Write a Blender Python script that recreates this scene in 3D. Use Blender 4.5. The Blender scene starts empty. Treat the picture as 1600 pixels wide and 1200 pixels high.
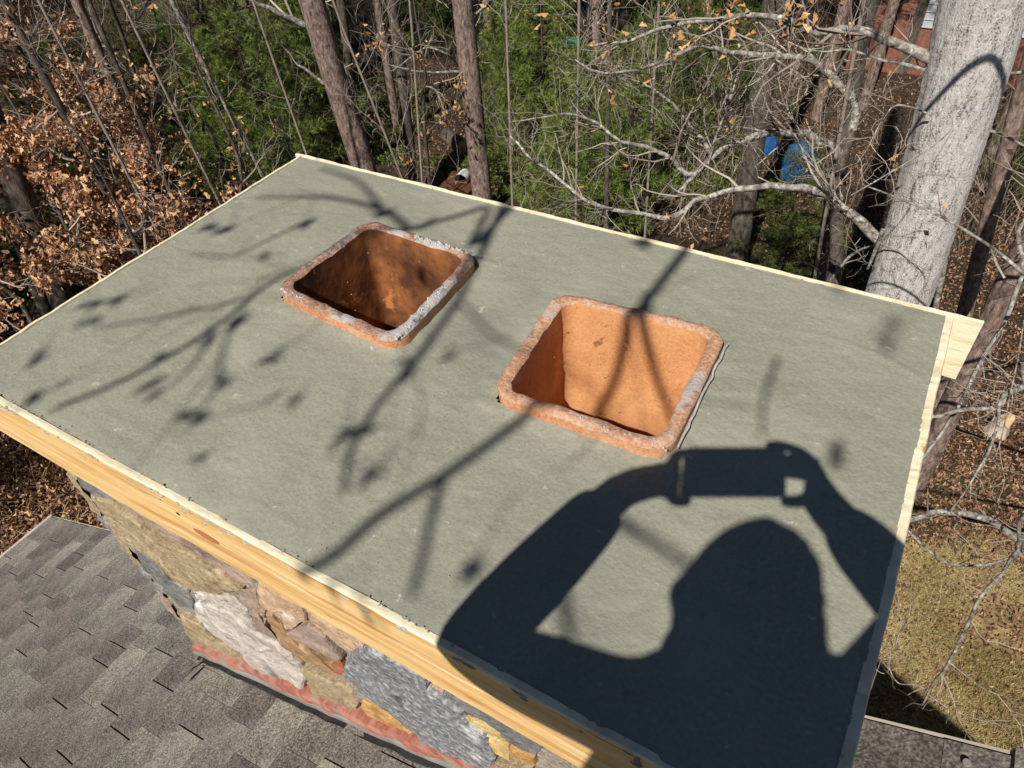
import bpy, math, random
import numpy as np
from mathutils import Vector
random.seed(7); rng = np.random.default_rng(7)
R = math.radians
scene = bpy.context.scene
COL = scene.collection

# ------------------------------------------------------------------ camera, sky, sun, exposure
CAM = np.array([1.4918, -0.3161, 0.8819])
AX = np.array([[0.8633173, 0.5011888, -0.0591018],      # right
               [0.3099957, -0.619069, -0.7215651],      # down
               [-0.3982284, 0.6046184, -0.6898193]])    # forward
FPX = 1118.7
cd = bpy.data.cameras.new('camera'); cam = bpy.data.objects.new('camera', cd); COL.objects.link(cam)
from mathutils import Matrix
rm = Matrix((AX[0], -AX[1], -AX[2])).transposed()
cam.matrix_world = Matrix.Translation(CAM.tolist()) @ rm.to_4x4()
cd.sensor_fit = 'HORIZONTAL'; cd.sensor_width = 36; cd.lens = FPX / 1600 * 36
cd.clip_start = 0.004; cd.clip_end = 600
scene.camera = cam

def ray(px, py): return AX.T @ np.array([(px - 800) / FPX, (py - 600) / FPX, 1.0])
def onz(px, py, z=0.0): d = ray(px, py); return CAM + d * (z - CAM[2]) / d[2]
def ony(px, py, y): d = ray(px, py); return CAM + d * (y - CAM[1]) / d[1]
def PD(px, py, dep): return CAM + ray(px, py) * dep

a_ = onz(1210, 727)
SUN = (CAM - a_) / np.linalg.norm(CAM - a_)
elev = math.asin(SUN[2]); 
world = bpy.data.worlds.new('World'); scene.world = world; world.use_nodes = True
nt = world.node_tree; bg = nt.nodes['Background']; sky = nt.nodes.new('ShaderNodeTexSky')
sky.sky_type = 'NISHITA'; sky.sun_disc = False; sky.sun_elevation = elev
sky.sun_rotation = math.atan2(SUN[0], SUN[1]); sky.air_density = 0.55; sky.dust_density = 0.1
nt.links.new(sky.outputs[0], bg.inputs[0]); bg.inputs[1].default_value = 0.05
sl = bpy.data.lights.new('sun', 'SUN'); so = bpy.data.objects.new('sun', sl); COL.objects.link(so)
sl.energy = 5.0; sl.angle = R(0.5); sl.color = (1.0, 0.94, 0.86)
so.rotation_euler = Vector(SUN.tolist()).to_track_quat('Z', 'Y').to_euler(); so.location = (0, -20, 30)
vs = scene.view_settings; vs.view_transform = 'Standard'; vs.look = 'None'; vs.gamma = 1; vs.exposure = 0.15
vs.use_curve_mapping = False
scene.cycles.max_bounces = 5; scene.cycles.transparent_max_bounces = 4

# ------------------------------------------------------------------ noise in numpy
def _h(i, j, k):
    n = (i * 374761393 + j * 668265263 + k * 2147483647) & 0xffffffff
    n = ((n ^ (n >> 13)) * 1274126177) & 0xffffffff
    return ((n ^ (n >> 16)) & 0xffff) / 65535.0
def vn(p, s=1.0):
    p = np.asarray(p, float) * s; i = np.floor(p).astype(np.int64); f = p - i; f = f * f * (3 - 2 * f)
    r = 0
    for a in (0, 1):
        for b in (0, 1):
            for c in (0, 1):
                w = (f[..., 0] if a else 1 - f[..., 0]) * (f[..., 1] if b else 1 - f[..., 1]) * (f[..., 2] if c else 1 - f[..., 2])
                r = r + w * _h(i[..., 0] + a, i[..., 1] + b, i[..., 2] + c)
    return r * 2 - 1
def fbm(p, s=1.0, o=3):
    r = 0; a = 1.0
    for k in range(o): r = r + a * vn(np.asarray(p) + 13.7 * k, s * 2 ** k); a *= .5
    return r / 1.8

# ------------------------------------------------------------------ materials
MATS = {}
def mat(name, stops, scale=8, stretch=(1, 1, 1), rough=.85, bump=0.0, bscale=None, attr=None, rand=0.0,
        tint=None, tscale=1.5, spots=None, detail=6, bdist=.01, spec=.3, trans=0.0, fine=0.0):
    """noise -> ramp; attr adds a per-vertex variation, rand a per-object one; tint/spots lay a second tone by larger noise"""
    m = bpy.data.materials.new(name); m.use_nodes = True; N = m.node_tree.nodes; L = m.node_tree.links
    b = N['Principled BSDF']; b.inputs['Roughness'].default_value = rough; b.inputs['Specular IOR Level'].default_value = spec
    tc = N.new('ShaderNodeTexCoord'); mp = N.new('ShaderNodeMapping'); mp.inputs['Scale'].default_value = stretch
    L.new(tc.outputs['Object'], mp.inputs[0])
    n = N.new('ShaderNodeTexNoise'); n.inputs['Scale'].default_value = scale; n.inputs['Detail'].default_value = detail
    n.inputs['Roughness'].default_value = .65
    L.new(mp.outputs[0], n.inputs['Vector']); fac = n.outputs[0]
    def math_(op, x, y):
        k = N.new('ShaderNodeMath'); k.operation = op
        for i, v in enumerate((x, y)):
            if isinstance(v, (int, float)): k.inputs[i].default_value = v
            else: L.new(v, k.inputs[i])
        return k.outputs[0]
    if fine:
        w = N.new('ShaderNodeTexNoise'); w.inputs['Scale'].default_value = fine; w.inputs['Detail'].default_value = 2
        L.new(tc.outputs['Object'], w.inputs['Vector'])
        fac = math_('ADD', math_('MULTIPLY', fac, .5), math_('MULTIPLY', w.outputs[0], .5))
    if attr:
        at = N.new('ShaderNodeAttribute'); at.attribute_name = 'var'
        fac = math_('ADD', math_('MULTIPLY', fac, 1 - attr), math_('MULTIPLY', at.outputs['Fac'], attr))
    if rand:
        oi = N.new('ShaderNodeObjectInfo')
        fac = math_('ADD', fac, math_('MULTIPLY', math_('SUBTRACT', oi.outputs['Random'], .5), rand))
    cr = N.new('ShaderNodeValToRGB'); e = cr.color_ramp.elements
    for i, (p, c) in enumerate(stops):
        el = e[i] if i < 2 else e.new(p)
        el.position = p; el.color = (*c, 1)
    L.new(fac, cr.inputs[0]); col = cr.outputs[0]
    for sp in ([tint] if tint else []) + (spots or []):
        c, lo, hi, sc = sp
        n2 = N.new('ShaderNodeTexNoise'); n2.inputs['Scale'].default_value = sc; n2.inputs['Detail'].default_value = 5
        n2.inputs['Roughness'].default_value = .6
        L.new(mp.outputs[0], n2.inputs['Vector'])
        mr = N.new('ShaderNodeMapRange'); mr.inputs[1].default_value = lo; mr.inputs[2].default_value = hi
        L.new(n2.outputs[0], mr.inputs[0])
        mx = N.new('ShaderNodeMix'); mx.data_type = 'RGBA'; mx.inputs[7].default_value = (*c, 1)
        L.new(mr.outputs[0], mx.inputs[0]); L.new(col, mx.inputs[6]); col = mx.outputs[2]
    L.new(col, b.inputs['Base Color'])
    if bump:
        bn = N.new('ShaderNodeTexNoise'); bn.inputs['Scale'].default_value = bscale or scale * 2; bn.inputs['Detail'].default_value = 6
        bn.inputs['Roughness'].default_value = .7
        L.new(mp.outputs[0], bn.inputs['Vector'])
        bu = N.new('ShaderNodeBump'); bu.inputs['Strength'].default_value = bump; bu.inputs['Distance'].default_value = bdist
        L.new(bn.outputs[0], bu.inputs['Height']); L.new(bu.outputs[0], b.inputs['Normal'])
    if trans:
        tr = N.new('ShaderNodeBsdfTranslucent'); L.new(col, tr.inputs[0]); ms = N.new('ShaderNodeMixShader'); ms.inputs[0].default_value = trans
        L.new(b.outputs[0], ms.inputs[1]); L.new(tr.outputs[0], ms.inputs[2]); L.new(ms.outputs[0], N['Material Output'].inputs[0])
    MATS[name] = m
    return m

concrete = mat('fresh_mortar', [(.3, (.222, .224, .174)), (.7, (.335, .33, .258))], 5, rough=.72, bump=.7, bscale=60, bdist=.004, spec=.42,
               spots=[((.36, .35, .28), .54, .72, 2.4), ((.19, .2, .165), .52, .72, 1.3), ((.42, .41, .36), .67, .70, 30)], fine=160)
terracotta = mat('terracotta', [(.35, (.36, .155, .075)), (.5, (.56, .27, .13)), (.68, (.66, .4, .25))], 16, rough=.9, bump=.3, bscale=120, bdist=.002, fine=200,
                 spots=[((.62, .42, .3), .6, .72, 18)])
terra_in = mat('terracotta_inner', [(.32, (.5, .215, .085)), (.5, (.66, .32, .135)), (.68, (.74, .41, .19))], 6, rough=.9, bump=.5, bscale=60, bdist=.003, fine=200,
               spots=[((.42, .17, .07), .56, .72, 4), ((.3, .14, .07), .64, .68, 28)])
terra_sooty = mat('terracotta_sooty', [(.38, (.09, .035, .015)), (.5, (.22, .085, .03)), (.66, (.45, .17, .05))], 9, rough=.85, bump=.5, bscale=50, bdist=.004,
                  spots=[((.55, .22, .07), .62, .68, 14)])
rim_mat = mat('rim_with_old_mortar', [(.38, (.38, .19, .12)), (.5, (.55, .31, .19)), (.64, (.64, .44, .32))], 22, rough=.95, bump=1, bscale=70, bdist=.006, fine=180,
              spots=[((.52, .46, .42), .58, .66, 11), ((.2, .19, .18), .64, .7, 16)])
rim_white = mat('rim_white_mortar', [(.38, (.26, .13, .09)), (.5, (.4, .23, .16)), (.62, (.5, .38, .3))], 24, rough=.95, bump=1, bscale=70, bdist=.008, fine=180,
              spots=[((.5, .48, .46), .52, .6, 9), ((.13, .12, .12), .56, .64, 13)])
ply_face = mat('plywood_face', [(.3, (.6, .34, .11)), (.5, (.77, .51, .21)), (.7, (.85, .65, .34))], 4, (.9, 7, 16), .65, .6, 14, bdist=.003,
               spots=[((.58, .29, .09), .52, .62, 1.7), ((.88, .7, .4), .56, .66, 3), ((.3, .13, .04), .66, .69, 5)], fine=0)
ply_edge = mat('plywood_edge', [(.3, (.62, .52, .32)), (.6, (.85, .78, .58)), (.75, (.55, .45, .3))], 14, (1, 1, 6), .85, .5, 60, bdist=.003,
               spots=[((.5, .49, .42), .6, .66, 8), ((.5, .3, .08), .66, .72, 10)])
pine_end = mat('pale_ply_face', [(.3, (.78, .66, .3)), (.6, (.86, .78, .42)), (.72, (.6, .36, .12))], 7, (1, 8, 8), .7, .2, 20, bdist=.002)
mortar = mat('old_mortar', [(.3, (.2, .19, .17)), (.7, (.42, .39, .34))], 20, rough=.95, bump=1, bscale=60, bdist=.01)
def stone_m(name, a, b, c=None, sc=14, sp=.8):
    return mat(name, [(.3, a), (.5, b), (.72, c or b)], sc, rough=sp, bump=1, bscale=45, bdist=.014, fine=90, spots=[(tuple(v * .45 for v in a), .58, .7, 7), (tuple(min(.8, v * 1.35) for v in (c or b)), .6, .7, 12)])
ST = dict(
    olive=stone_m('tan_sandstone', (.2, .14, .075), (.42, .32, .19), (.58, .48, .32)),
    slate=stone_m('dark_slate', (.1, .1, .105), (.2, .2, .2), (.34, .32, .28)),
    mauve=stone_m('mauve_schist', (.26, .18, .14), (.42, .31, .25), (.5, .36, .24)),
    white=stone_m('white_quartzite', (.34, .3, .26), (.6, .53, .46), (.72, .66, .6)),
    brown=stone_m('brown_fieldstone', (.2, .11, .05), (.42, .26, .13), (.5, .36, .24)),
    pink=stone_m('pink_tan_stone', (.42, .24, .14), (.58, .4, .26), (.62, .48, .36)),
    granite=stone_m('speckled_granite', (.1, .105, .115), (.25, .26, .27), (.72, .72, .72), 110, .7),
    rust=stone_m('rust_red_stone', (.25, .08, .03), (.45, .17, .08)),
    orange=stone_m('orange_stone', (.42, .2, .06), (.6, .34, .12), (.66, .45, .22)),
    yellow=stone_m('yellow_stone', (.52, .33, .1), (.68, .48, .19), (.72, .58, .34)))
flash_m = mat('faded_red_flashing', [(.38, (.3, .11, .075)), (.5, (.44, .19, .14)), (.62, (.36, .26, .22))], 14, (1, 1, 3), .6, .8, 30, bdist=.005, spots=[((.22, .2, .19), .6, .68, 9)])
metal_grey = mat('grey_metal', [(.3, (.16, .15, .14)), (.7, (.34, .31, .28))], 12, rough=.55, bump=.2, bdist=.002)
black_m = mat('plain_black', [(.3, (.012, .012, .012)), (.7, (.04, .04, .04))], 30, rough=.6, bump=.4, bdist=.004)  # near black, for the painted gap shadow under the flashing and the screw heads
SH = []
for i, (a, b) in enumerate([((.07, .063, .054), (.37, .345, .295)), ((.06, .052, .047), (.31, .275, .245)), ((.08, .074, .062), (.41, .39, .325)), ((.066, .059, .052), (.34, .31, .27))]):
    SH.append(mat('asphalt_shingle_%s' % ['grey', 'brown', 'olive', 'mid'][i], [(.38, a), (.5, tuple((x + y) / 2.1 for x, y in zip(a, b))), (.62, tuple(v * 1.08 for v in b))], 6,
                  rough=.95, bump=1, bscale=200, bdist=.003, fine=210, rand=.06))
wood_trim = mat('beige_trim', [(.3, (.4, .35, .28)), (.7, (.56, .5, .42))], 6, rough=.6)
siding = mat('cream_siding', [(.3, (.55, .5, .42)), (.7, (.66, .6, .52))], 4, rough=.7)
oak_bark = mat('grey_oak_bark', [(.36, (.08, .072, .068)), (.43, (.42, .39, .37)), (.5, (.70, .67, .64)), (.64, (.82, .79, .76))], 24, (1, 1, .2), .92, 1, 60, bdist=.03, fine=90,
               tint=((.36, .31, .29), .6, .85, 3))
pine_bark = mat('reddish_pine_bark', [(.3, (.055, .038, .032)), (.48, (.22, .155, .13)), (.66, (.42, .315, .27))], 22, (1, 1, .4), .95, 1, 40, bdist=.03)
dark_bark = mat('dark_bark', [(.3, (.03, .025, .02)), (.55, (.12, .1, .08)), (.75, (.24, .2, .17))], 20, (1, 1, .35), .95, 1, 40, bdist=.02)
limb_bark = mat('lichen_grey_bark', [(.35, (.08, .07, .06)), (.5, (.26, .235, .2)), (.65, (.5, .48, .43))], 20, (1, 1, 1), .9, .8, 60, bdist=.01,
                spots=[((.58, .6, .52), .6, .66, 12)])
twig_m = mat('twig_bark', [(.3, (.12, .09, .07)), (.7, (.42, .36, .3))], 5, rough=.85, attr=.6)
leaf_m = mat('dead_oak_leaves', [(0, (.1, .04, .02)), (.3, (.36, .17, .09)), (.6, (.66, .39, .22)), (1, (.84, .6, .36))], 6, rough=.7, attr=.85, trans=.2)
leaf_tan = mat('tan_dead_leaves', [(0, (.3, .13, .05)), (.5, (.6, .34, .14)), (1, (.75, .52, .27))], 6, rough=.7, attr=.85, trans=.25)
needle_m = mat('pine_needles', [(0, (.02, .035, .008)), (.4, (.1, .155, .03)), (1, (.33, .42, .1))], 3, rough=.6, attr=.8, trans=.42)
bright_needle_m = mat('young_pine_needles', [(0, (.03, .05, .01)), (.4, (.17, .24, .045)), (1, (.46, .56, .15))], 3, rough=.6, attr=.8, trans=.42)
litter_m = mat('leaf_litter', [(0, (.05, .025, .013)), (.4, (.17, .09, .05)), (.75, (.33, .19, .11)), (1, (.52, .36, .23))], 3, rough=.9, attr=.9)
grass_m = mat('dormant_grass', [(0, (.13, .12, .035)), (.4, (.39, .31, .12)), (1, (.72, .6, .34))], 1.1, rough=.8, attr=.7, trans=.15)
weed_m = mat('dry_weed_stems', [(0, (.1, .05, .03)), (.6, (.34, .19, .11)), (1, (.6, .42, .24))], 3, rough=.8, attr=.9)
ground_m = mat('woodland_soil', [(.3, (.018, .011, .007)), (.5, (.045, .028, .017)), (.72, (.1, .062, .037))], 9, rough=.98, bump=1, bscale=14, bdist=.05,
               spots=[((.035, .06, .015), .54, .62, .16), ((.03, .02, .012), .6, .7, .5)], fine=40)
lawn_m = mat('dry_lawn_soil', [(.3, (.17, .115, .05)), (.7, (.42, .31, .14))], 5, rough=.98, bump=1, bscale=30, bdist=.03,
             spots=[((.12, .1, .025), .56, .68, .9)], fine=50)
brick_m = mat('red_brick_wall', [(.3, (.13, .055, .04)), (.7, (.33, .145, .095))], 12, rough=.9, bump=.4, bdist=.01)
pale_siding = mat('pale_grey_siding', [(.3, (.4, .42, .44)), (.7, (.52, .54, .56))], 3, rough=.6)
blue_m = mat('blue_plastic', [(.3, (.008, .05, .17)), (.7, (.015, .1, .3))], 8, rough=.45)
teal_m = mat('green_plastic', [(.3, (.01, .14, .1)), (.7, (.03, .25, .18))], 8, rough=.35)
white_m = mat('white_plastic', [(.3, (.7, .72, .75)), (.7, (.8, .82, .84))], 8, rough=.4)
cut_wood = mat('freshly_cut_wood', [(.3, (.4, .27, .14)), (.7, (.62, .46, .27))], 9, rough=.85, bump=.4, bdist=.01)
rust_soil = mat('red_brown_soil', [(.3, (.06, .025, .014)), (.7, (.22, .09, .05))], 9, rough=.95, bump=1, bdist=.04)
weathered = mat('weathered_boards', [(.3, (.4, .33, .25)), (.7, (.6, .52, .42))], 8, (1, 6, 6), .85, .3)
glass_m = mat('dark_window_glass', [(.3, (.02, .025, .03)), (.7, (.04, .05, .06))], 1, rough=.08, spec=.6)
skin_m = mat('skin', [(.3, (.45, .25, .17)), (.7, (.52, .3, .21))], 12, rough=.55)
jacket_m = mat('dark_jacket', [(.3, (.03, .035, .045)), (.7, (.05, .055, .07))], 30, rough=.85, bump=.3, bdist=.003)
trouser_m = mat('denim', [(.3, (.05, .07, .12)), (.7, (.08, .11, .18))], 60, rough=.9)
boot_m = mat('brown_boot', [(.3, (.1, .055, .03)), (.7, (.16, .09, .05))], 20, rough=.6)
hair_m = mat('dark_hair', [(.3, (.02, .015, .01)), (.7, (.05, .035, .025))], 60, (1, 1, .2), .6, .5, 90)
phone_m = mat('black_phone', [(.3, (.015, .015, .017)), (.7, (.02, .02, .022))], 5, rough=.2)
screen_m = mat('phone_screen', [(.3, (.01, .01, .012)), (.7, (.012, .012, .014))], 5, rough=.05, spec=.6)

# ------------------------------------------------------------------ mesh building
class MB:
    def __init__(s): s.v = []; s.q = []; s.t = []; s.a = []; s.n = 0; s.mi_q = []; s.mi_t = []
    def add(s, v, quads=None, tris=None, var=.5, mi=0):
        v = np.asarray(v, float); s.v.append(v); s.a.append(np.broadcast_to(np.asarray(var, float), (len(v),)))
        if quads is not None and len(quads): q = np.asarray(quads) + s.n; s.q.append(q); s.mi_q.append(np.full(len(q), mi))
        if tris is not None and len(tris): t = np.asarray(tris) + s.n; s.t.append(t); s.mi_t.append(np.full(len(t), mi))
        s.n += len(v)
    def tube(s, pts, rad, k=5, var=.5, cap=False):
        pts = np.asarray(pts, float); n = len(pts); rad = np.broadcast_to(np.asarray(rad, float), (n,))
        t = np.gradient(pts, axis=0); t /= np.linalg.norm(t, axis=1)[:, None] + 1e-12
        ref = np.array([0, 0, 1.]) if abs(t[:, 2]).mean() < .8 else np.array([1., 0, 0])
        u = np.cross(t, ref); u /= np.linalg.norm(u, axis=1)[:, None] + 1e-12; w = np.cross(t, u)
        an = np.arange(k) * 2 * math.pi / k
        ring = pts[:, None] + rad[:, None, None] * (np.cos(an)[None, :, None] * u[:, None] + np.sin(an)[None, :, None] * w[:, None])
        i = np.arange(n - 1)[:, None] * k; j = np.arange(k)[None]; j2 = (j + 1) % k
        q = np.stack([i + j, i + j2, i + k + j2, i + k + j], -1).reshape(-1, 4)
        tr = None
        v = ring.reshape(-1, 3)
        if cap:
            v = np.vstack([v, pts[-1:], pts[:1]]); tr = [((n - 1) * k + a, (n - 1) * k + (a + 1) % k, n * k) for a in range(k)] + [((a + 1) % k, a, n * k + 1) for a in range(k)]
        s.add(v, q, tr, var)
    def box(s, lo, hi, mi=0, var=.5):
        (a, b, c), (d, e, f) = lo, hi
        s.add([(a, b, c), (d, b, c), (d, e, c), (a, e, c), (a, b, f), (d, b, f), (d, e, f), (a, e, f)],
              [(0, 3, 2, 1), (4, 5, 6, 7), (0, 1, 5, 4), (1, 2, 6, 5), (2, 3, 7, 6), (3, 0, 4, 7)], None, var, mi)
    def mesh(s, name, mats, origin=(0, 0, 0), smooth=False):
        v = np.concatenate(s.v) - np.asarray(origin, float); me = bpy.data.meshes.new(name)
        q = np.concatenate(s.q) if s.q else np.zeros((0, 4), int); t = np.concatenate(s.t) if s.t else np.zeros((0, 3), int)
        loops = np.concatenate([q.ravel(), t.ravel()]).astype(np.int32)
        st = np.concatenate([np.arange(len(q)) * 4, len(q) * 4 + np.arange(len(t)) * 3]).astype(np.int32)
        me.vertices.add(len(v)); me.vertices.foreach_set('co', v.astype(np.float32).ravel())
        me.loops.add(len(loops)); me.loops.foreach_set('vertex_index', loops)
        me.polygons.add(len(st)); me.polygons.foreach_set('loop_start', st)
        mi = np.concatenate((s.mi_q or [np.zeros(0)]) + (s.mi_t or [np.zeros(0)])).astype(np.int32)
        at = me.attributes.new('var', 'FLOAT', 'POINT'); at.data.foreach_set('value', np.concatenate(s.a).astype(np.float32))
        me.update(calc_edges=True); me.validate()
        for m in (mats if isinstance(mats, (list, tuple)) else [mats]): me.materials.append(m)
        if len(mi) == len(me.polygons): me.polygons.foreach_set('material_index', mi)
        me.polygons.foreach_set('use_smooth', np.full(len(me.polygons), bool(smooth)))
        return me
def tag(o, label=None, cat=None, group=None, kind=None):
    for k, v in dict(label=label, category=cat, group=group, kind=kind).items():
        if v: o[k] = v
    return o
def link(name, me, parent=None, loc=None):
    o = bpy.data.objects.new(name, me); COL.objects.link(o)
    if parent is not None: o.parent = parent
    if loc is not None: o.location = tuple(float(x) for x in loc)
    return o
def part(name, mb, mats, parent, smooth=False, kind=None):
    """part in world coordinates under a thing (thing and parts carry no rotation)"""
    org = np.array(wl(parent)); o = link(name, mb.mesh(name, mats, org, smooth), parent)
    if kind: o['kind'] = kind
    return o
def wl(o):
    l = np.zeros(3)
    while o is not None: l += np.array(o.location); o = o.parent
    return l
def thing(name, label, cat, loc=(0, 0, 0), group=None):
    return tag(link(name, None, None, loc), label, cat, group)
def single(name, mb, mats, loc, label=None, cat=None, group=None, kind=None, smooth=False):
    return tag(link(name, mb.mesh(name, mats, loc, smooth), None, loc), label, cat, group, kind)
def spline(pts, n):
    """catmull-rom resample of 3D points"""
    p = np.asarray(pts, float); 
    if len(p) == 2: return p[0] + (p[1] - p[0]) * np.linspace(0, 1, n)[:, None]
    P = np.vstack([2 * p[0] - p[1], p, 2 * p[-1] - p[-2]]); u = np.linspace(0, len(p) - 1 - 1e-6, n); i = u.astype(int); f = (u - i)[:, None]
    a, b, c, d = P[i], P[i + 1], P[i + 2], P[i + 3]
    return .5 * (2 * b + (c - a) * f + (2 * a - 5 * b + 4 * c - d) * f ** 2 + (3 * b - a - 3 * c + d) * f ** 3)

# ------------------------------------------------------------------ terrain
def gz(x, y):
    x = np.asarray(x, float); y = np.asarray(y, float); p = np.stack([x, y, np.zeros_like(x)], -1)
    far = np.clip((np.hypot(x, y) - 9) / 30, 0, 1)
    return -6.5 - .9 * far + .22 * fbm(p, .25) + .05 * fbm(p, 1.7, 2) * np.clip(np.hypot(x, y) / 8, 0, 1)
def G(px, py):
    z = -6.5
    for _ in range(8): p = onz(px, py, z); z = float(gz(p[0], p[1]))
    return onz(px, py, z)
def blend_lawn():
    N = ground_m.node_tree.nodes; L = ground_m.node_tree.links; b = N['Principled BSDF']; src = b.inputs['Base Color'].links[0].from_socket
    tc = N.new('ShaderNodeTexCoord'); n = N.new('ShaderNodeTexNoise'); n.inputs['Scale'].default_value = 6; n.inputs['Detail'].default_value = 8
    n2 = N.new('ShaderNodeTexNoise'); n2.inputs['Scale'].default_value = 1.4; n2.inputs['Detail'].default_value = 8
    cr = N.new('ShaderNodeValToRGB'); e = cr.color_ramp.elements; e[0].position = .35; e[0].color = (.14, .095, .04, 1); e[1].position = .65; e[1].color = (.44, .33, .15, 1)
    at = N.new('ShaderNodeAttribute'); at.attribute_name = 'var'; ad = N.new('ShaderNodeMath'); ad.operation = 'ADD'; mr = N.new('ShaderNodeMapRange'); mr.inputs[1].default_value = .85; mr.inputs[2].default_value = 1.15
    mx = N.new('ShaderNodeMix'); mx.data_type = 'RGBA'
    L.new(tc.outputs['Object'], n.inputs['Vector']); L.new(tc.outputs['Object'], n2.inputs['Vector']); L.new(n.outputs[0], cr.inputs[0]); L.new(at.outputs['Fac'], ad.inputs[0]); L.new(n2.outputs[0], ad.inputs[1])
    L.new(ad.outputs[0], mr.inputs[0]); L.new(mr.outputs[0], mx.inputs[0]); L.new(src, mx.inputs[6]); L.new(cr.outputs[0], mx.inputs[7]); L.new(mx.outputs[2], b.inputs['Base Color'])
blend_lawn()
def ground_sheet():
    r = np.concatenate([np.linspace(0, 45, 181), np.linspace(48, 300, 40)]); xs = np.concatenate([-r[::-1], r[1:]])
    X, Y = np.meshgrid(xs, xs, indexing='ij'); Z = gz(X, Y); n = len(xs)
    i = np.arange(n - 1)[:, None] * n + np.arange(n - 1)[None]; q = np.stack([i, i + n, i + n + 1, i + 1], -1).reshape(-1, 4)
    nz = fbm(np.stack([X, Y, X * 0], -1), .5) * 1.2   # lawn close to the house on the right
    lawn = np.clip((X - 1.2 - nz) / 1.5, 0, 1) * np.clip((6.6 + .15 * X - Y - nz) / 1.5, 0, 1) * np.clip((30 - X) / 4, 0, 1)
    m = MB(); m.add(np.stack([X, Y, Z], -1).reshape(-1, 3), q, None, lawn.reshape(-1))
    me = m.mesh('ground', [ground_m], (0, 0, -6.5), True)
    o = link('ground', me, None, (0, 0, -6.5)); o['kind'] = 'structure'
ground_sheet()

# ------------------------------------------------------------------ chimney
SW, SD = 1.62, 0.985
chim = thing('chimney', 'fieldstone chimney with a freshly poured grey mortar crown inside plywood forms', 'chimney', (0, 0, 0))
FL = [[onz(*p, .028)[:2] for p in f] for f in ([(424, 452), (575, 342), (752, 398), (618, 540)], [(764, 612), (870, 455), (1140, 515), (1045, 712)])]
def quad_map(Q, u, v):   # Q: x0y0, x0y1, x1y1, x1y0
    u = np.asarray(u)[..., None]; v = np.asarray(v)[..., None]
    return Q[0] * (1 - u) * (1 - v) + Q[1] * (1 - u) * v + Q[2] * u * v + Q[3] * u * (1 - v)
def rrect(inset, rad, n=9, size=.325):
    """rounded square in unit coords"""
    a = inset / size; r = rad / size; pts = []
    for cx, cy, s in ((1 - a - r, 1 - a - r, 0), (a + r, 1 - a - r, 90), (a + r, a + r, 180), (1 - a - r, a + r, 270)):
        for k in range(n): t = R(s + 90 * k / (n - 1)); pts.append((cx + r * math.cos(t), cy + r * math.sin(t)))
        # straight side points
        nx = [(a + r, 1 - a), (a, a + r), (1 - a - r, a), (1 - a, 1 - a - r)][s // 90]; p0 = pts[-1]
        for k in range(1, 14): pts.append((p0[0] + (nx[0] - p0[0]) * k / 14, p0[1] + (nx[1] - p0[1]) * k / 14))
    return np.array(pts)
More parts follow.
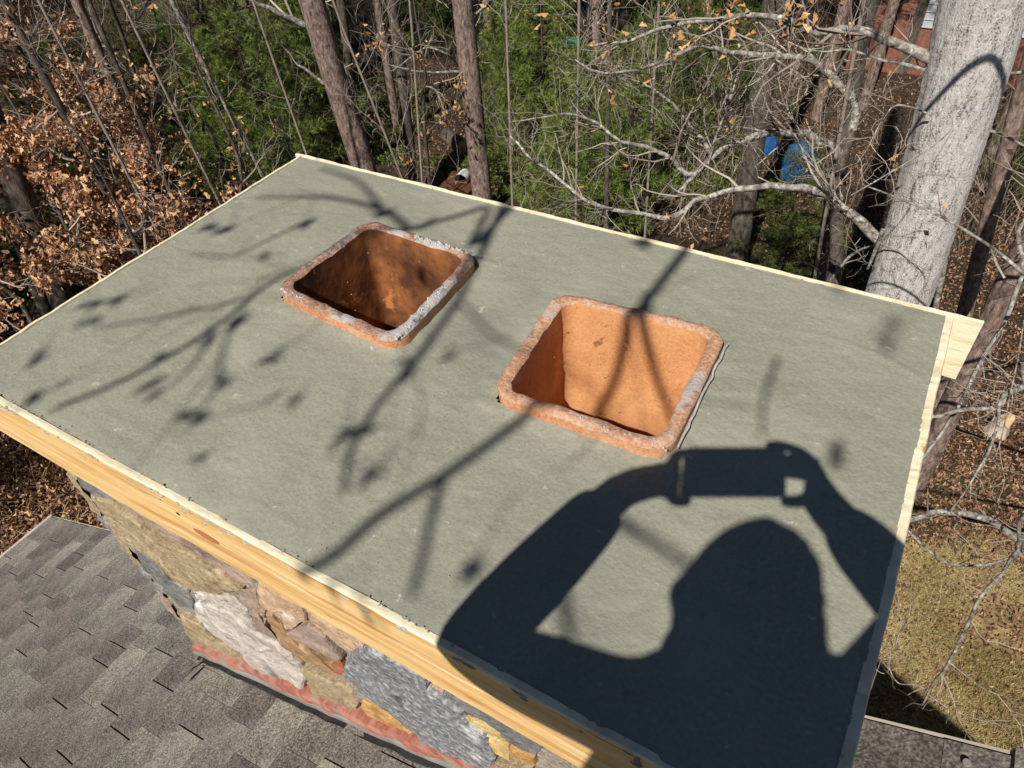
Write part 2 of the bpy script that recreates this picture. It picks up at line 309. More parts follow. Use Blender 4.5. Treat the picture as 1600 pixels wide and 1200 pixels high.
def crown():
    st = .0065; nx = int(SW / st) + 1; ny = int(SD / st) + 1
    X, Y = np.meshgrid(np.linspace(-.0035, SW + .0035, nx), np.linspace(-.0035, SD + .0035, ny), indexing='ij')
    p = np.stack([X, Y, X * 0], -1)
    ed = np.minimum.reduce([X, Y, SW - X, SD - Y]); edn = ed + .006 * fbm(p, 30)
    Z = .0035 * fbm(p, 3, 3) + .0012 * fbm(p * [1, 2.2, 1], 22, 3) - .001 * np.clip(1 - edn / .012, 0, 1) - .0012 * np.abs(vn(p, 110)) * np.clip(1 - edn / .03, 0, 1)
    # trowel ridges
    Z += .0012 * np.exp(-((np.sin(X * 3 + Y * 7 + .6 * vn(p, 4)) ) / .06) ** 2) * (vn(p, 5) > .1)
    for cx_, cy_, r_ in ((.62, .1, .34), (1.0, .95, .4), (.2, .5, .3), (1.45, .55, .28), (.55, .9, .25)):   # arcs left by the trowel
        rr_ = np.hypot(X - cx_, Y - cy_) + .01 * vn(p, 6); Z += .0021 * np.exp(-((rr_ - r_) / .005) ** 2) * np.clip(vn(p + 3, 3.5) * 2, 0, 1)
    Z += .0011 * np.clip(vn(p * [1, 1.6, 1], 45) - .35, 0, 1) * (vn(p + 8, 4) > .0)
    Z += .0009 * np.exp(-((np.hypot(X - .9, Y + .4) * 34 % 1 - .5) / .08) ** 2) * np.clip(vn(p + 31, 2.6) * 2.2 - .5, 0, 1)
    # little pits
    pits = rng.random((150, 2)) * [SW, SD]
    for a, b in pits:
        d2 = (X - a) ** 2 + (Y - b) ** 2
        Z -= .0035 * np.exp(-d2 / .0045 ** 2)
    keep = np.ones_like(X, bool)
    for Q in FL:
        c = sum(Q) / 4; inner = [c + (k - c) * .93 for k in Q]; e = [(inner[0], inner[1]), (inner[1], inner[2]), (inner[2], inner[3]), (inner[3], inner[0])]
        ins = np.ones_like(X, bool); dmin = np.full_like(X, 9.)
        for a, b in e:
            d = ((b[0] - a[0]) * (Y - a[1]) - (b[1] - a[1]) * (X - a[0])) / np.linalg.norm(b - a); ins &= d < 0
        keep &= ~ins
        dd = np.maximum(np.abs(X - c[0]), np.abs(Y - c[1])) - .165
        Z += .005 * np.exp(-np.clip(dd, 0, 1) / .014) + .002 * vn(p, 60) * np.exp(-np.clip(dd, 0, 1) / .03)
    idx = np.arange(nx * ny).reshape(nx, ny)
    q = np.stack([idx[:-1, :-1], idx[1:, :-1], idx[1:, 1:], idx[:-1, 1:]], -1)
    kq = keep[:-1, :-1] & keep[1:, :-1] & keep[1:, 1:] & keep[:-1, 1:]
    m = MB(); m.add(np.stack([X, Y, Z], -1).reshape(-1, 3), q[kq])
    # sides down to the forms' bottom
    rim = [idx[i, 0] for i in range(nx)] + [idx[-1, j] for j in range(1, ny)] + [idx[i, -1] for i in range(nx - 2, -1, -1)] + [idx[0, j] for j in range(ny - 2, 0, -1)]
    P = np.stack([X, Y, Z], -1).reshape(-1, 3)[rim]; B = P.copy(); B[:, 2] = -.15; k = len(P)
    m.add(np.vstack([P, B]), [(i, i + k, (i + 1) % k + k, (i + 1) % k) for i in range(k)])
    return part('crown', m, concrete, chim, True)
crown()
def flue(Q, inner_mat, rmat, broken, seed):
    fl = link('flue_liner', None, chim, (*((Q[0] + Q[2]) / 2), 0))
    o_ = rrect(0, .045); i_ = rrect(.024, .03); n = len(o_)
    def ring(u, z, jig=0, s=0):
        xy = quad_map(Q, u[:, 0], u[:, 1]); p = np.c_[xy, np.full(n, z)]
        nn = np.c_[xy * 40, np.full(n, s + seed)]
        c = (Q[0] + Q[2]) / 2; d = xy - c; d /= np.linalg.norm(d, axis=1)[:, None]
        p[:, :2] += d * (fbm(nn, 1)[:, None] * jig); p[:, 2] += fbm(nn + 5, 1.3) * jig * 1.1
        return p
    def shell(rings):
        v = np.vstack(rings); q = []
        for r in range(len(rings) - 1):
            for a in range(n): b = (a + 1) % n; q.append((r * n + a, r * n + b, (r + 1) * n + b, (r + 1) * n + a))
        return v, q
    top = .03
    jag = ring(i_, top, .004, 3)
    # outer wall
    m = MB(); m.add(*shell([ring(o_, -.1), ring(o_, .003, .0015, 1), ring(o_, .012, .002, 7), ring(o_, top - .006, .003, 2)])); part('outer_wall', m, terracotta, fl, True)
    out_top = ring(o_, top - .006, .003, 2)
    mid1 = ring(rrect(.0025, .043), top - .001, .004, 2); mid2 = ring(rrect(.011, .04), top, .0045, 5); mid3 = ring(rrect(.0205, .032), top - .001, .005, 4); 
    inn = ring(i_, top - .004, .005, 4)
    if broken:   # a bite out of the rim at the corner on the left
        for r_, w in ((mid1, .3), (mid2, .7), (mid3, 1), (inn, 1)):
            d = np.linalg.norm(r_[:, :2] - (Q[0] * .97 + Q[3] * .03 ), axis=1); r_[:, 2] -= .012 * w * np.exp(-(d / .05) ** 2)
    m = MB(); m.add(*shell([out_top, mid1, mid2, mid3, inn])); part('rim', m, rmat, fl, True)
    m = MB(); m.add(*shell([inn, ring(i_, 0), ring(i_, -.4), ring(i_, -1.5)])); part('inner_wall', m, inner_mat, fl, True)
    m = MB(); i2 = rrect(.028, .03)
    m.add(*shell([ring(i_, -1.51), ring(i2, -1.515), ring(i2, -2.4)])); part('lower_liner', m, inner_mat, fl, True)
    fl['label'] = 'flue liner with soot-stained inside' if seed == 1 else 'flue liner with clean orange inside'
    return fl
f1 = flue(FL[0], terra_sooty, rim_white, False, 1)
f2 = flue(FL[1], terra_in, rim_mat, True, 2)
# skim of pale mortar along the right side of the second liner, mortar lumps on the first
m = MB(); Q = FL[1]; pts = [np.array([*(Q[3] * (1 - t) + Q[2] * t + [.004, 0]), .014]) for t in np.linspace(.1, .93, 18)]
m.tube([p + rng.normal(0, .0012, 3) for p in pts], .0024, 6); part('mortar_smear', m, mat('white_mortar', [(.3, (.36, .35, .33)), (.7, (.58, .57, .54))], 40, rough=.95, bump=.5), f2, True)
def lump(Q, a, b, ins, n, s):
    m = MB()
    for k in range(n):
        t = rng.random(); p = (a * (1 - t) + b * t); c = sum(Q) / 4; p = p + (c - p) / np.linalg.norm(c - p) * (ins + rng.normal(0, .004))
        r = s * rng.uniform(.5, 1.3); th = rng.random(6) * .5 + np.arange(6) * 1.047
        ringp = np.c_[p[0] + r * np.cos(th) * rng.uniform(.7, 1.3, 6), p[1] + r * np.sin(th) * rng.uniform(.7, 1.3, 6), np.full(6, .029)]
        ri2 = ringp.copy(); ri2[:, :2] = p + (ri2[:, :2] - p) * .6; ri2[:, 2] = .031 + r * .25
        m.add(np.vstack([ringp, ri2, [[*p, .0315 + r * .3]]]), [(i, (i + 1) % 6, 6 + (i + 1) % 6, 6 + i) for i in range(6)], [(6 + i, 6 + (i + 1) % 6, 12) for i in range(6)])
    return m
wm = MATS['white_mortar']; Q = FL[0]
part('mortar_crust', lump(Q, Q[1] * .55 + Q[2] * .45, Q[2] * .97 + Q[1] * .03, .012, 90, .003), wm, f1, True, 'stuff')
part('mortar_crust', lump(Q, Q[3], Q[2] * .6 + Q[3] * .4, .012, 45, .0026), wm, f1, True, 'stuff')
part('mortar_crust', lump(Q, Q[0] * .97 + Q[3] * .03, Q[0] * .75 + Q[3] * .25, .012, 18, .0026), wm, f1, True, 'stuff')
Q = FL[1]; part('mortar_crust', lump(Q, Q[0] * .55 + Q[3] * .45, Q[3], .011, 16, .0022), wm, f2, True, 'stuff')

# crumbs of mortar on the surface and along the forms
m = MB()
def crumb(m, p, r):
    v = np.array([(1, 0, 0), (-1, 0, 0), (0, 1, 0), (0, -1, 0), (0, 0, .3)]) * rng.uniform(.6, 1.2, (5, 1)) * r + p
    m.add(v, None, [(0, 2, 4), (2, 1, 4), (1, 3, 4), (3, 0, 4)])
for _ in range(260):
    side = rng.choice(4, p=[.5, .15, .1, .25]); t = rng.random(); o = abs(rng.normal(0, .009)) - .004
    p = {0: (t * SW, o), 1: (t * SW, SD - o), 2: (o, t * SD), 3: (SW - o, t * SD)}[int(side)]
    crumb(m, np.array([*p, -.001 if o > .001 else .002]), rng.uniform(.0008, .0026))
for _ in range(160): crumb(m, np.array([rng.random() * SW, rng.random() * SD, .002]), rng.uniform(.0008, .0018))
part('mortar_crumbs', m, mat('loose_mortar', [(.3, (.26, .25, .2)), (.7, (.45, .43, .35))], 40, rough=.9), chim, kind='stuff')

# ---- form boards
def board(name, p0, p1, z0, z1, th, out, face, edge, label=None, wob=.002, n=120):
    """upright strip from p0 to p1; out = outward normal; rough top edge"""
    p0 = np.array(p0); p1 = np.array(p1); out = np.array(out, float); t = np.linspace(0, 1, n)
    base = p0 + (p1 - p0) * t[:, None]; nz = np.c_[base * 30, np.zeros(n)]
    wig = fbm(nz, .15)[:, None] * wob * 1.5
    inn = base + out * wig; ou = base + out * (th + wig + .0008 * fbm(nz + 3, 1)[:, None])
    zt = z1 + wob * fbm(nz + 7, 1) + .5 * wob * fbm(nz + 2, 5)
    zb = z0 + .0015 * fbm(nz + 9, .4)
    prof = [np.c_[inn, zb], np.c_[ou, zb], np.c_[ou, zt - .003], np.c_[ou - out * .002, zt], np.c_[inn + (ou - inn) * .5, zt + .0008 * fbm(nz + 1, 6)], np.c_[inn, zt - .001]]
    k = len(prof); v = np.stack(prof, 1).reshape(-1, 3); m = MB(); q = [[], []]
    for i in range(n - 1):
        for j in range(k):
            a = i * k + j; b = i * k + (j + 1) % k; q[0 if j == 1 else 1].append((a, b, b + k, a + k))
    m.add(v, q[0], None, .5, 0); 
    m.q.append(np.array(q[1])); m.mi_q.append(np.full(len(q[1]), 1))
    m.t.append(np.array([(0, j, j + 1) for j in range(1, k - 1)] + [((n - 1) * k, (n - 1) * k + j + 1, (n - 1) * k + j) for j in range(1, k - 1)])); m.mi_t.append(np.full(2 * (k - 2), 1))
    o = part(name, m, [face, edge], chim)
    if label: o['label'] = label
    return o
board('form_board', (-.02, -.001), (SW + .014, -.001), -.145, .0008, .012, (0, -1), ply_face, ply_edge, 'front plywood form board with long orange grain and a knot')
board('form_board', (SW + .001, SD), (SW + .001, -.001), -.14, .001, .0145, (1, 0), pine_end, ply_edge, 'right plywood form board with a rough splintered top edge', wob=.003)
board('form_board', (-.025, SD + .001), (SW + .062, SD + .001), -.14, .003, .0085, (0, 1), pine_end, ply_edge, 'back form board overrunning both corners')
board('form_board', (-.002, SD), (-.002, 0), -.14, .003, .007, (-1, 0), pine_end, ply_edge)
m = MB(); 
def smear(m, c, rx, rz, ny):
    k = 9; th = np.arange(k) * 2 * math.pi / k; q = rng.uniform(.55, 1.3, k); a = np.c_[c[0] + rx * q * np.cos(th), np.full(k, ny + .0009), c[1] + rz * q * np.sin(th)]; b = a.copy(); b[:, 0] = c[0] + (a[:, 0] - c[0]) * .7; b[:, 2] = c[1] + (a[:, 2] - c[1]) * .7; b[:, 1] = ny - rng.uniform(.0004, .0014)
    m.add(np.vstack([a, b, [[c[0], ny - .0014, c[1]]]]), [(i, (i + 1) % k, k + (i + 1) % k, k + i) for i in range(k)], [(k + i, k + (i + 1) % k, 2 * k) for i in range(k)])
for _ in range(170):
    u = rng.random() * SW; dz = -abs(rng.normal(0, .010)) - .002
    if vn(np.array([[u * 6, 0, 0]]))[0] > -.1 or rng.random() < .25: smear(m, (u, dz), rng.uniform(.002, .012), rng.uniform(.0012, .004), -.0138)
part('mortar_smears', m, MATS['loose_mortar'] if 'loose_mortar' in MATS else mortar, chim, True, 'stuff')
# inside face of the overrun shows pale wood; knot and screw heads on the front board
m = MB(); th = np.linspace(0, 2 * math.pi, 25)[:-1]; kc = ony(322, 838, -.0135)
m.add(np.vstack([np.c_[kc[0] + .03 * np.cos(th), np.full(24, -.0136), kc[2] + .011 * np.sin(th)], [[kc[0], -.0142, kc[2]]]]), None, [(i, (i + 1) % 24, 24) for i in range(24)])
part('knot', m, mat('knot_wood', [(.3, (.35, .12, .04)), (.7, (.55, .24, .09))], 40, rough=.6), chim)
m = MB()
for px, py in ((278, 803), (484, 935), (860, 945)):
    c = ony(px, py, -.0138) if px < 800 else None
    if c is None: continue
    m.add(np.vstack([np.c_[c[0] + .004 * np.cos(th), np.full(24, -.0139), c[2] + .004 * np.sin(th)], [[c[0], -.0137, c[2]]]]), None, [(i, (i + 1) % 24, 24) for i in range(24)])
part('screw_heads', m, black_m, chim, kind='stuff')

# ---- stone walls
ROOF_A, ROOF_B = .497, -1.16
def roofz(x): return ROOF_A * x + ROOF_B
SY = .04
m = MB(); x0_, x1_, y0_, y1_ = .05, SW - .05, SY, SD - .05; wt = .12
m.box((x0_, y0_, -6.9), (x1_, y0_ + wt, -.14)); m.box((x0_, y1_ - wt, -6.9), (x1_, y1_, -.14)); m.box((x0_, y0_ + wt, -6.9), (x0_ + wt, y1_ - wt, -.14)); m.box((x1_ - wt, y0_ + wt, -6.9), (x1_, y1_ - wt, -.14))
m.box((x0_ + wt, y0_ + wt, -3.0), (x1_ - wt, y1_ - wt, -2.9))
part('mortar_core', m, mortar, chim)
def stone(poly, key, depth=.03, axis='y', seed=0, pl=SY):
    """irregular stone: outline (2D in the wall plane) grown out by depth, domed and broken"""
    P = np.array(poly, float)
    # densify
    D = []
    for i in range(len(P)):
        a, b = P[i], P[(i + 1) % len(P)]; k = max(1, int(np.linalg.norm(b - a) / .012))
        for j in range(k): D.append(a + (b - a) * j / k)
    D = np.array(D); n = len(D); c = D.mean(0)
    D += np.c_[fbm(np.c_[D * 30, np.full(n, seed)], 1, 3), fbm(np.c_[D * 30 + 9, np.full(n, seed)], 1, 3)] * .007
    rings = []
    for f, h in ((1.0, -.02), (1.0, depth * .7), (.97, depth * .97), (.86, depth), (.7, depth), (.5, depth), (.28, depth)):
        q = c + (D - c) * f; z = h + (fbm(np.c_[q[:, 0] * 9, q[:, 1] * (10 if key == 'granite' else 26), np.full(n, seed * 3.1)], 1.3, 4) * .9 * min(depth, .012) if h > 0 else 0); z = np.broadcast_to(z, (n,))
        rings.append((q, z))
    if axis == 'y': mk = lambda q, z: np.c_[q[:, 0], pl - z, q[:, 1]]
    elif axis == 'Y': mk = lambda q, z: np.c_[q[:, 0], pl + z, q[:, 1]]
    else: mk = lambda q, z: np.c_[pl + (z if axis == 'x' else -z), q[:, 0], q[:, 1]]
    v = np.vstack([mk(q, z) for q, z in rings] + [mk(c[None], np.array([depth * 1.05]))]); K = len(rings)
    qd = [(r * n + a, r * n + (a + 1) % n, (r + 1) * n + (a + 1) % n, (r + 1) * n + a) for r in range(K - 1) for a in range(n)]
    tr = [((K - 1) * n + a, (K - 1) * n + (a + 1) % n, K * n) for a in range(n)]
    m = MB(); m.add(v, qd, tr)
    o = part('stone', m, ST[key], chim); return o
mortar_skin = MB(); gx, gz_ = np.meshgrid(np.linspace(.05, SW - .05, 230), np.linspace(-1.25, -.14, 170), indexing='ij')
pp = np.stack([gx, gx * 0, gz_], -1); yy_ = SY - .004 - .010 * fbm(pp, 9, 3) - .004 * vn(pp, 50); ii = np.arange(230 * 170).reshape(230, 170)
mortar_skin.add(np.stack([gx, yy_, gz_], -1).reshape(-1, 3), np.stack([ii[:-1, :-1], ii[1:, :-1], ii[1:, 1:], ii[:-1, 1:]], -1).reshape(-1, 4))
part('mortar_joints', mortar_skin, mat('tan_grey_mortar', [(.32, (.17, .14, .11)), (.5, (.36, .31, .25)), (.66, (.52, .47, .4))], 16, rough=.95, bump=1, bscale=60, bdist=.01, fine=120), chim, True)
STN = [
 ('slate', [(122, 741), (150, 757), (185, 778), (190, 790), (150, 775), (128, 760)], .03),
 ('olive', [(152, 772), (180, 783), (200, 800), (225, 815), (250, 838), (280, 856), (315, 872), (350, 895), (378, 920), (345, 925), (300, 917), (270, 902), (242, 872), (212, 854), (187, 834), (170, 815), (158, 790)], .055),
 ('mauve', [(188, 776), (250, 808), (300, 848), (350, 874), (400, 900), (400, 912), (378, 912), (350, 890), (315, 866), (282, 850), (252, 832), (228, 810), (205, 796)], .03),
 ('slate', [(213, 858), (240, 877), (268, 905), (298, 920), (302, 935), (305, 955), (280, 946), (262, 927), (240, 898), (222, 880)], .03),
 ('white', [(302, 921), (345, 929), (366, 932), (388, 955), (398, 978), (364, 951), (330, 936), (304, 933)], .03),
 ('white', [(306, 940), (328, 941), (362, 957), (400, 985), (425, 1000), (450, 1012), (470, 1035), (480, 1060), (473, 1077), (450, 1071), (425, 1063), (402, 1049), (375, 1018), (350, 997), (322, 973), (308, 957)], .05),
 ('olive', [(277, 957), (300, 966), (322, 979), (348, 1001), (373, 1022), (398, 1052), (375, 1044), (350, 1034), (325, 1022), (312, 1009), (295, 987)], .045),
 ('mauve', [(384, 922), (402, 917), (416, 950), (418, 972), (428, 990), (447, 1008), (426, 996), (403, 980), (392, 950)], .04),
 ('brown', [(419, 950), (428, 956), (446, 977), (463, 997), (482, 1007), (507, 1027), (529, 1041), (536, 1054), (520, 1053), (495, 1041), (470, 1026), (446, 1006), (429, 988), (421, 970)], .045),
 ('pink', [(404, 909), (430, 922), (475, 945), (482, 968), (450, 980), (446, 965), (424, 950), (412, 946)], .04),
 ('mauve', [(450, 985), (482, 973), (512, 991), (530, 1016), (535, 1026), (525, 1031), (507, 1018), (482, 1003), (462, 995)], .045),
 ('pink', [(482, 949), (512, 965), (550, 986), (574, 1000), (570, 1010), (550, 1015), (535, 1011), (520, 996), (500, 978), (486, 968)], .04),
 ('granite', [(541, 1031), (553, 1013), (580, 1005), (610, 1020), (640, 1037), (665, 1053), (674, 1071), (695, 1087), (725, 1109), (735, 1127), (760, 1144), (762, 1161), (775, 1180), (770, 1197), (750, 1195), (712, 1189), (687, 1176), (660, 1160), (655, 1144), (635, 1134), (612, 1116), (590, 1098), (565, 1083), (550, 1061), (541, 1046)], .06),
 ('rust', [(505, 1033), (525, 1033), (536, 1027), (540, 1048), (530, 1053), (514, 1042)], .035),
 ('olive', [(474, 1042), (500, 1052), (535, 1067), (549, 1078), (562, 1096), (556, 1108), (575, 1119), (600, 1139), (594, 1144), (562, 1127), (525, 1114), (508, 1098), (486, 1072)], .05),
 ('orange', [(569, 1092), (590, 1102), (612, 1119), (635, 1137), (654, 1148), (659, 1161), (640, 1154), (615, 1148), (602, 1132), (582, 1118), (567, 1102)], .045),
 ('white', [(481, 1079), (507, 1097), (505, 1103), (488, 1094)], .035),
 ('white', [(602, 1133), (626, 1147), (612, 1148)], .03),
 ('slate', [(699, 1082), (730, 1093), (775, 1117), (800, 1136), (846, 1160), (841, 1172), (812, 1163), (787, 1146), (750, 1117), (714, 1101)], .035),
 ('yellow', [(732, 1116), (750, 1120), (785, 1144), (787, 1154), (762, 1146), (735, 1130)], .045),
 ('yellow', [(763, 1152), (795, 1162), (800, 1186), (777, 1176), (763, 1163)], .04),
 ('orange', [(802, 1157), (840, 1174), (836, 1192), (802, 1178)], .045),
 ('olive', [(776, 1184), (832, 1199), (840, 1245), (800, 1235), (770, 1215)], .05),
 ('pink', [(672, 1060), (696, 1076), (698, 1084), (682, 1078)], .03),
 ('yellow', [(575, 1002), (612, 1018), (612, 1020), (580, 1004)], .02),
]
for k, (key, poly, d) in enumerate(STN):
    d *= .38; yy = SY - d * .6
    stone([(lambda p: (p[0], min(p[2], -.128)))(ony(*p, yy)) for p in poly], key, d, seed=k)
# the rest of the stonework: front under the forms to the right, right side, back side, left side
keys = list(ST)
def course(axis, u0, u1, z0, z1, pl, skip=None):
    z = z1
    while z > z0:
        h = rng.uniform(.07, .2); u = u0
        while u < u1 - .03:
            w = min(rng.uniform(.12, .42), u1 - u); g = .008
            jj = lambda: rng.uniform(0, .012)
            poly = [(u + g + jj(), z - h + g + jj()), (u + w / 2, z - h + g), (u + w - g - jj(), z - h + g + jj()), (u + w - g - jj() / 2, z - h / 2), (u + w - g - jj(), z - g - jj()), (u + w / 2, z - g), (u + g + jj(), z - g - jj()), (u + g + jj() / 2, z - h / 2)]
            if not (skip and skip(u, w, z, h)): stone(poly, keys[rng.integers(len(keys))], rng.uniform(.02, .035), axis, int(rng.integers(99)), pl)
            u += w
        z -= h
course('y', 1.33, SW - .02, -.9, -.15, SY, lambda u, w, z, h: False)
course('x', .02, SD - .03, -2.2, -.15, SW - .05)
course('Y', .03, SW - .03, -1.6, -.15, SD - .05)
keys = ['slate', 'mauve', 'olive', 'granite', 'olive']
course('X', .02, SD - .03, -2.6, -.15, .05)

# ---- flashing along the roof
def strip(name, lowo, higho, yo, matr, wob, x0=.07, x1=1.62, n=90, yb=None):
    xs = np.linspace(x0, x1, n); zz = roofz(xs); w = vn(np.c_[xs * 9, xs * 0, xs * 0]) * wob; w2 = vn(np.c_[xs * 23, xs * 0 + 5, xs * 0]) * wob * .6
    rows = [np.c_[xs, np.full(n, SY + .01), zz + higho + w], np.c_[xs, yo + w2, zz + higho + w - .004], np.c_[xs, yo - .004 + w2 + w * .4, zz + (higho + lowo) / 2], np.c_[xs, (yb if yb is not None else yo - .006) + w2, zz + lowo + w * .5], np.c_[xs, (yb if yb is not None else yo - .006) + w2 + .003, zz + lowo + w * .5 - .0015]]
    k = len(rows); v = np.stack(rows, 1).reshape(-1, 3)
    q = [(i * k + j, i * k + j + 1, (i + 1) * k + j + 1, (i + 1) * k + j) for i in range(n - 1) for j in range(k - 1)]
    m = MB(); m.add(v, q); return part(name, m, matr, chim)
strip('counter_flashing', .016, .050, .012, flash_m, .006)
strip('base_flashing', .006, .028, .008, metal_grey, .002, yb=.002)
strip('gap_shadow_strip', .003, .012, -.006, black_m, .004, x0=.1, yb=-.006)  # black strip paints the tar and shadow of the gap below the flashing
# torn metal tab at the lower corner
m = MB(); c0 = np.array([.13, -.02, roofz(.13) + .02])
for k in range(4):
    d = np.array([.02 * k - .02, -.05 - .01 * k, -.004]); a = c0 + [.015 * k, 0, 0]; m.add([a, a + [.014, .002, .006], a + d * .7 + [.01, 0, .012], a + d * .7 - [.004, 0, -.004], a + d + [.004, 0, .008]], [(0, 1, 2, 3)], [(3, 2, 4)])
part('flashing_tab', m, metal_grey, chim)

# ------------------------------------------------------------------ house (roof the chimney stands in)
RX, YR, YS, EX = 1.99, .325, -.95, -1.925   # ridge x, rake y, set-back rake, eave x
RZ = roofz(RX)
house = thing('house', 'house with a grey-brown asphalt shingle roof around the chimney foot', 'house', (RX, -4, -6.5))
roof = link('roof', None, house, (0, 0, 0))
m = MB()
m.add([(EX, -10, roofz(EX) - .005), (RX, -10, RZ - .005), (RX, YR, RZ - .005), (EX, YR, roofz(EX) - .005), (EX, -10, roofz(EX) - .03), (RX, -10, RZ - .03), (RX, YR, RZ - .03), (EX, YR, roofz(EX) - .03)],
      [(0, 1, 2, 3), (7, 6, 5, 4), (3, 2, 6, 7), (0, 3, 7, 4), (1, 5, 6, 2), (0, 4, 5, 1)])
ex2 = 2 * RX - EX
m.add([(RX, -10, RZ - .005), (ex2, -10, roofz(EX) - .005), (ex2, YS, roofz(EX) - .005), (RX, YS, RZ - .005), (RX, -10, RZ - .03), (ex2, -10, roofz(EX) - .03), (ex2, YS, roofz(EX) - .03), (RX, YS, RZ - .03)],
      [(0, 1, 2, 3), (7, 6, 5, 4), (3, 2, 6, 7), (0, 3, 7, 4), (1, 5, 6, 2), (0, 4, 5, 1)])
part('roof_deck', m, SH[1], roof)
m = MB(); sl_ = math.hypot(1, ROOF_A); ux = np.array([1, 0, ROOF_A]) / sl_; nu = np.array([-ROOF_A, 0, 1]) / sl_
EXPO = .143; LEN = (RX - EX) * sl_
base_mesh = {}
def shingle_mesh(wq, thick, mi):
    """tab: exposed length EXPO plus overlap, wedge lying on the course above"""
    key = (wq, thick, mi)
    if key in base_mesh: return base_mesh[key]
    L_ = EXPO + .03; n = 5; v = []; 
    for i in range(n + 1):
        t = i / n * L_; lift = thick * (1 - t / L_) + .001
        for s in (0, 1): v += [(t - .001 * ((i * 7 + s) % 2), s * wq, lift + .0003), (t, s * wq, -.003)]
    q = []
    for i in range(n):
        a = i * 4; b = a + 4; q += [(a, b, b + 2, a + 2), (a + 1, a, a + 2, a + 3) if i == 0 else (a, b, b + 2, a + 2), (a, a + 1, b + 1, b), (a + 2, b + 2, b + 3, a + 3)]
    q = [k for i, k in enumerate(q) if k not in q[:i]]
    m = MB(); m.add(np.array(v), q); me = m.mesh('shingle', SH[mi]); base_mesh[key] = me; return me
rot = Matrix((ux.tolist(), [0, 1, 0], nu.tolist())).transposed().to_4x4()
roof_w = wl(roof); cnt = 0
ncourse = int(LEN / EXPO) + 1; far_mb = [MB() for _ in SH]
for c in range(ncourse):
    s = c * EXPO; y = YR - .002 ; org = np.array([EX, 0, roofz(EX)]) + ux * s
    while y > -9.9:
        w = round(rng.choice([.07, .09, .12, .15, .2]), 2); y -= w
        thick = rng.choice([.0025, .006], p=[.6, .4]); mi = int(rng.choice(4, p=[.25, .3, .2, .25]))
        # keep the nearer, visible area as parts
        pxv = AX @ (org + [0, y, 0] - CAM)
        vis = pxv[2] > .2 and -60 < 800 + FPX * pxv[0] / pxv[2] < 1700 and -50 < 600 + FPX * pxv[1] / pxv[2] < 1290 and not (org[0] > .1 and org[0] < SW and y > 0)
        if vis and cnt < 300:
            o = link('shingle', shingle_mesh(w - (.0012 if thick < .004 else .0045), float(thick), mi), roof); cnt += 1
            o.matrix_local = Matrix.Translation((org + [0, y, 0] - roof_w).tolist()) @ rot
        elif y > -4:
            me = shingle_mesh(w - (.0012 if thick < .004 else .0045), float(thick), mi); vv = np.array([v.co for v in me.vertices]); qq = np.array([list(p.vertices) for p in me.polygons])
            far_mb[mi].add(vv[:, :1] * ux + vv[:, 1:2] * [0, 1, 0] + vv[:, 2:] * nu + org + [0, y, 0], qq)
    
for i, mb_ in enumerate(far_mb):
    if mb_.n: part('shingles', mb_, SH[i], roof, kind='stuff')
# ridge caps
for k in range(16):
    y = YR + .004 - k * .145; m = MB(); th_ = .006
    w = .13; lft = .004 + .004
    P = [(RX - w, roofz(RX - w) + .008), (RX, RZ + .012), (RX + w * .5, roofz(RX - w * .5) + .012)]
    a0, a1 = y, y - .2
    v = []
    for (x_, z_) in P: v += [(x_, a0, z_ + .008), (x_, a1, z_ + .001), (x_, a0, z_ - .004), (x_, a1, z_ - .008)]
    q = []
    for i in range(2): a = i * 4; b = a + 4; q += [(a, b, b + 1, a + 1), (a + 2, a + 3, b + 3, b + 2), (a, a + 2, b + 2, b), (a + 1, b + 1, b + 3, a + 3)]
    q += [(0, 1, 3, 2), (8, 10, 11, 9)]
    m.add(v, q); part('ridge_cap', m, SH[k % 4], roof)
nl = MB(); th6 = np.linspace(0, 2 * math.pi, 17)[:-1]; c = np.array([1.812, YR - .035, roofz(1.812) + .012])
nl.add(np.vstack([c + np.outer(.006 * np.cos(th6), ux) + np.outer(.006 * np.sin(th6), [0, 1, 0]), c + nu * .003 + np.outer(.005 * np.cos(th6), ux) + np.outer(.005 * np.sin(th6), [0, 1, 0]), [c + nu * .003]]),
       [(i, (i + 1) % 16, 16 + (i + 1) % 16, 16 + i) for i in range(16)], [(16 + i, 16 + (i + 1) % 16, 32) for i in range(16)])
part('nail_head', nl, metal_grey, roof)
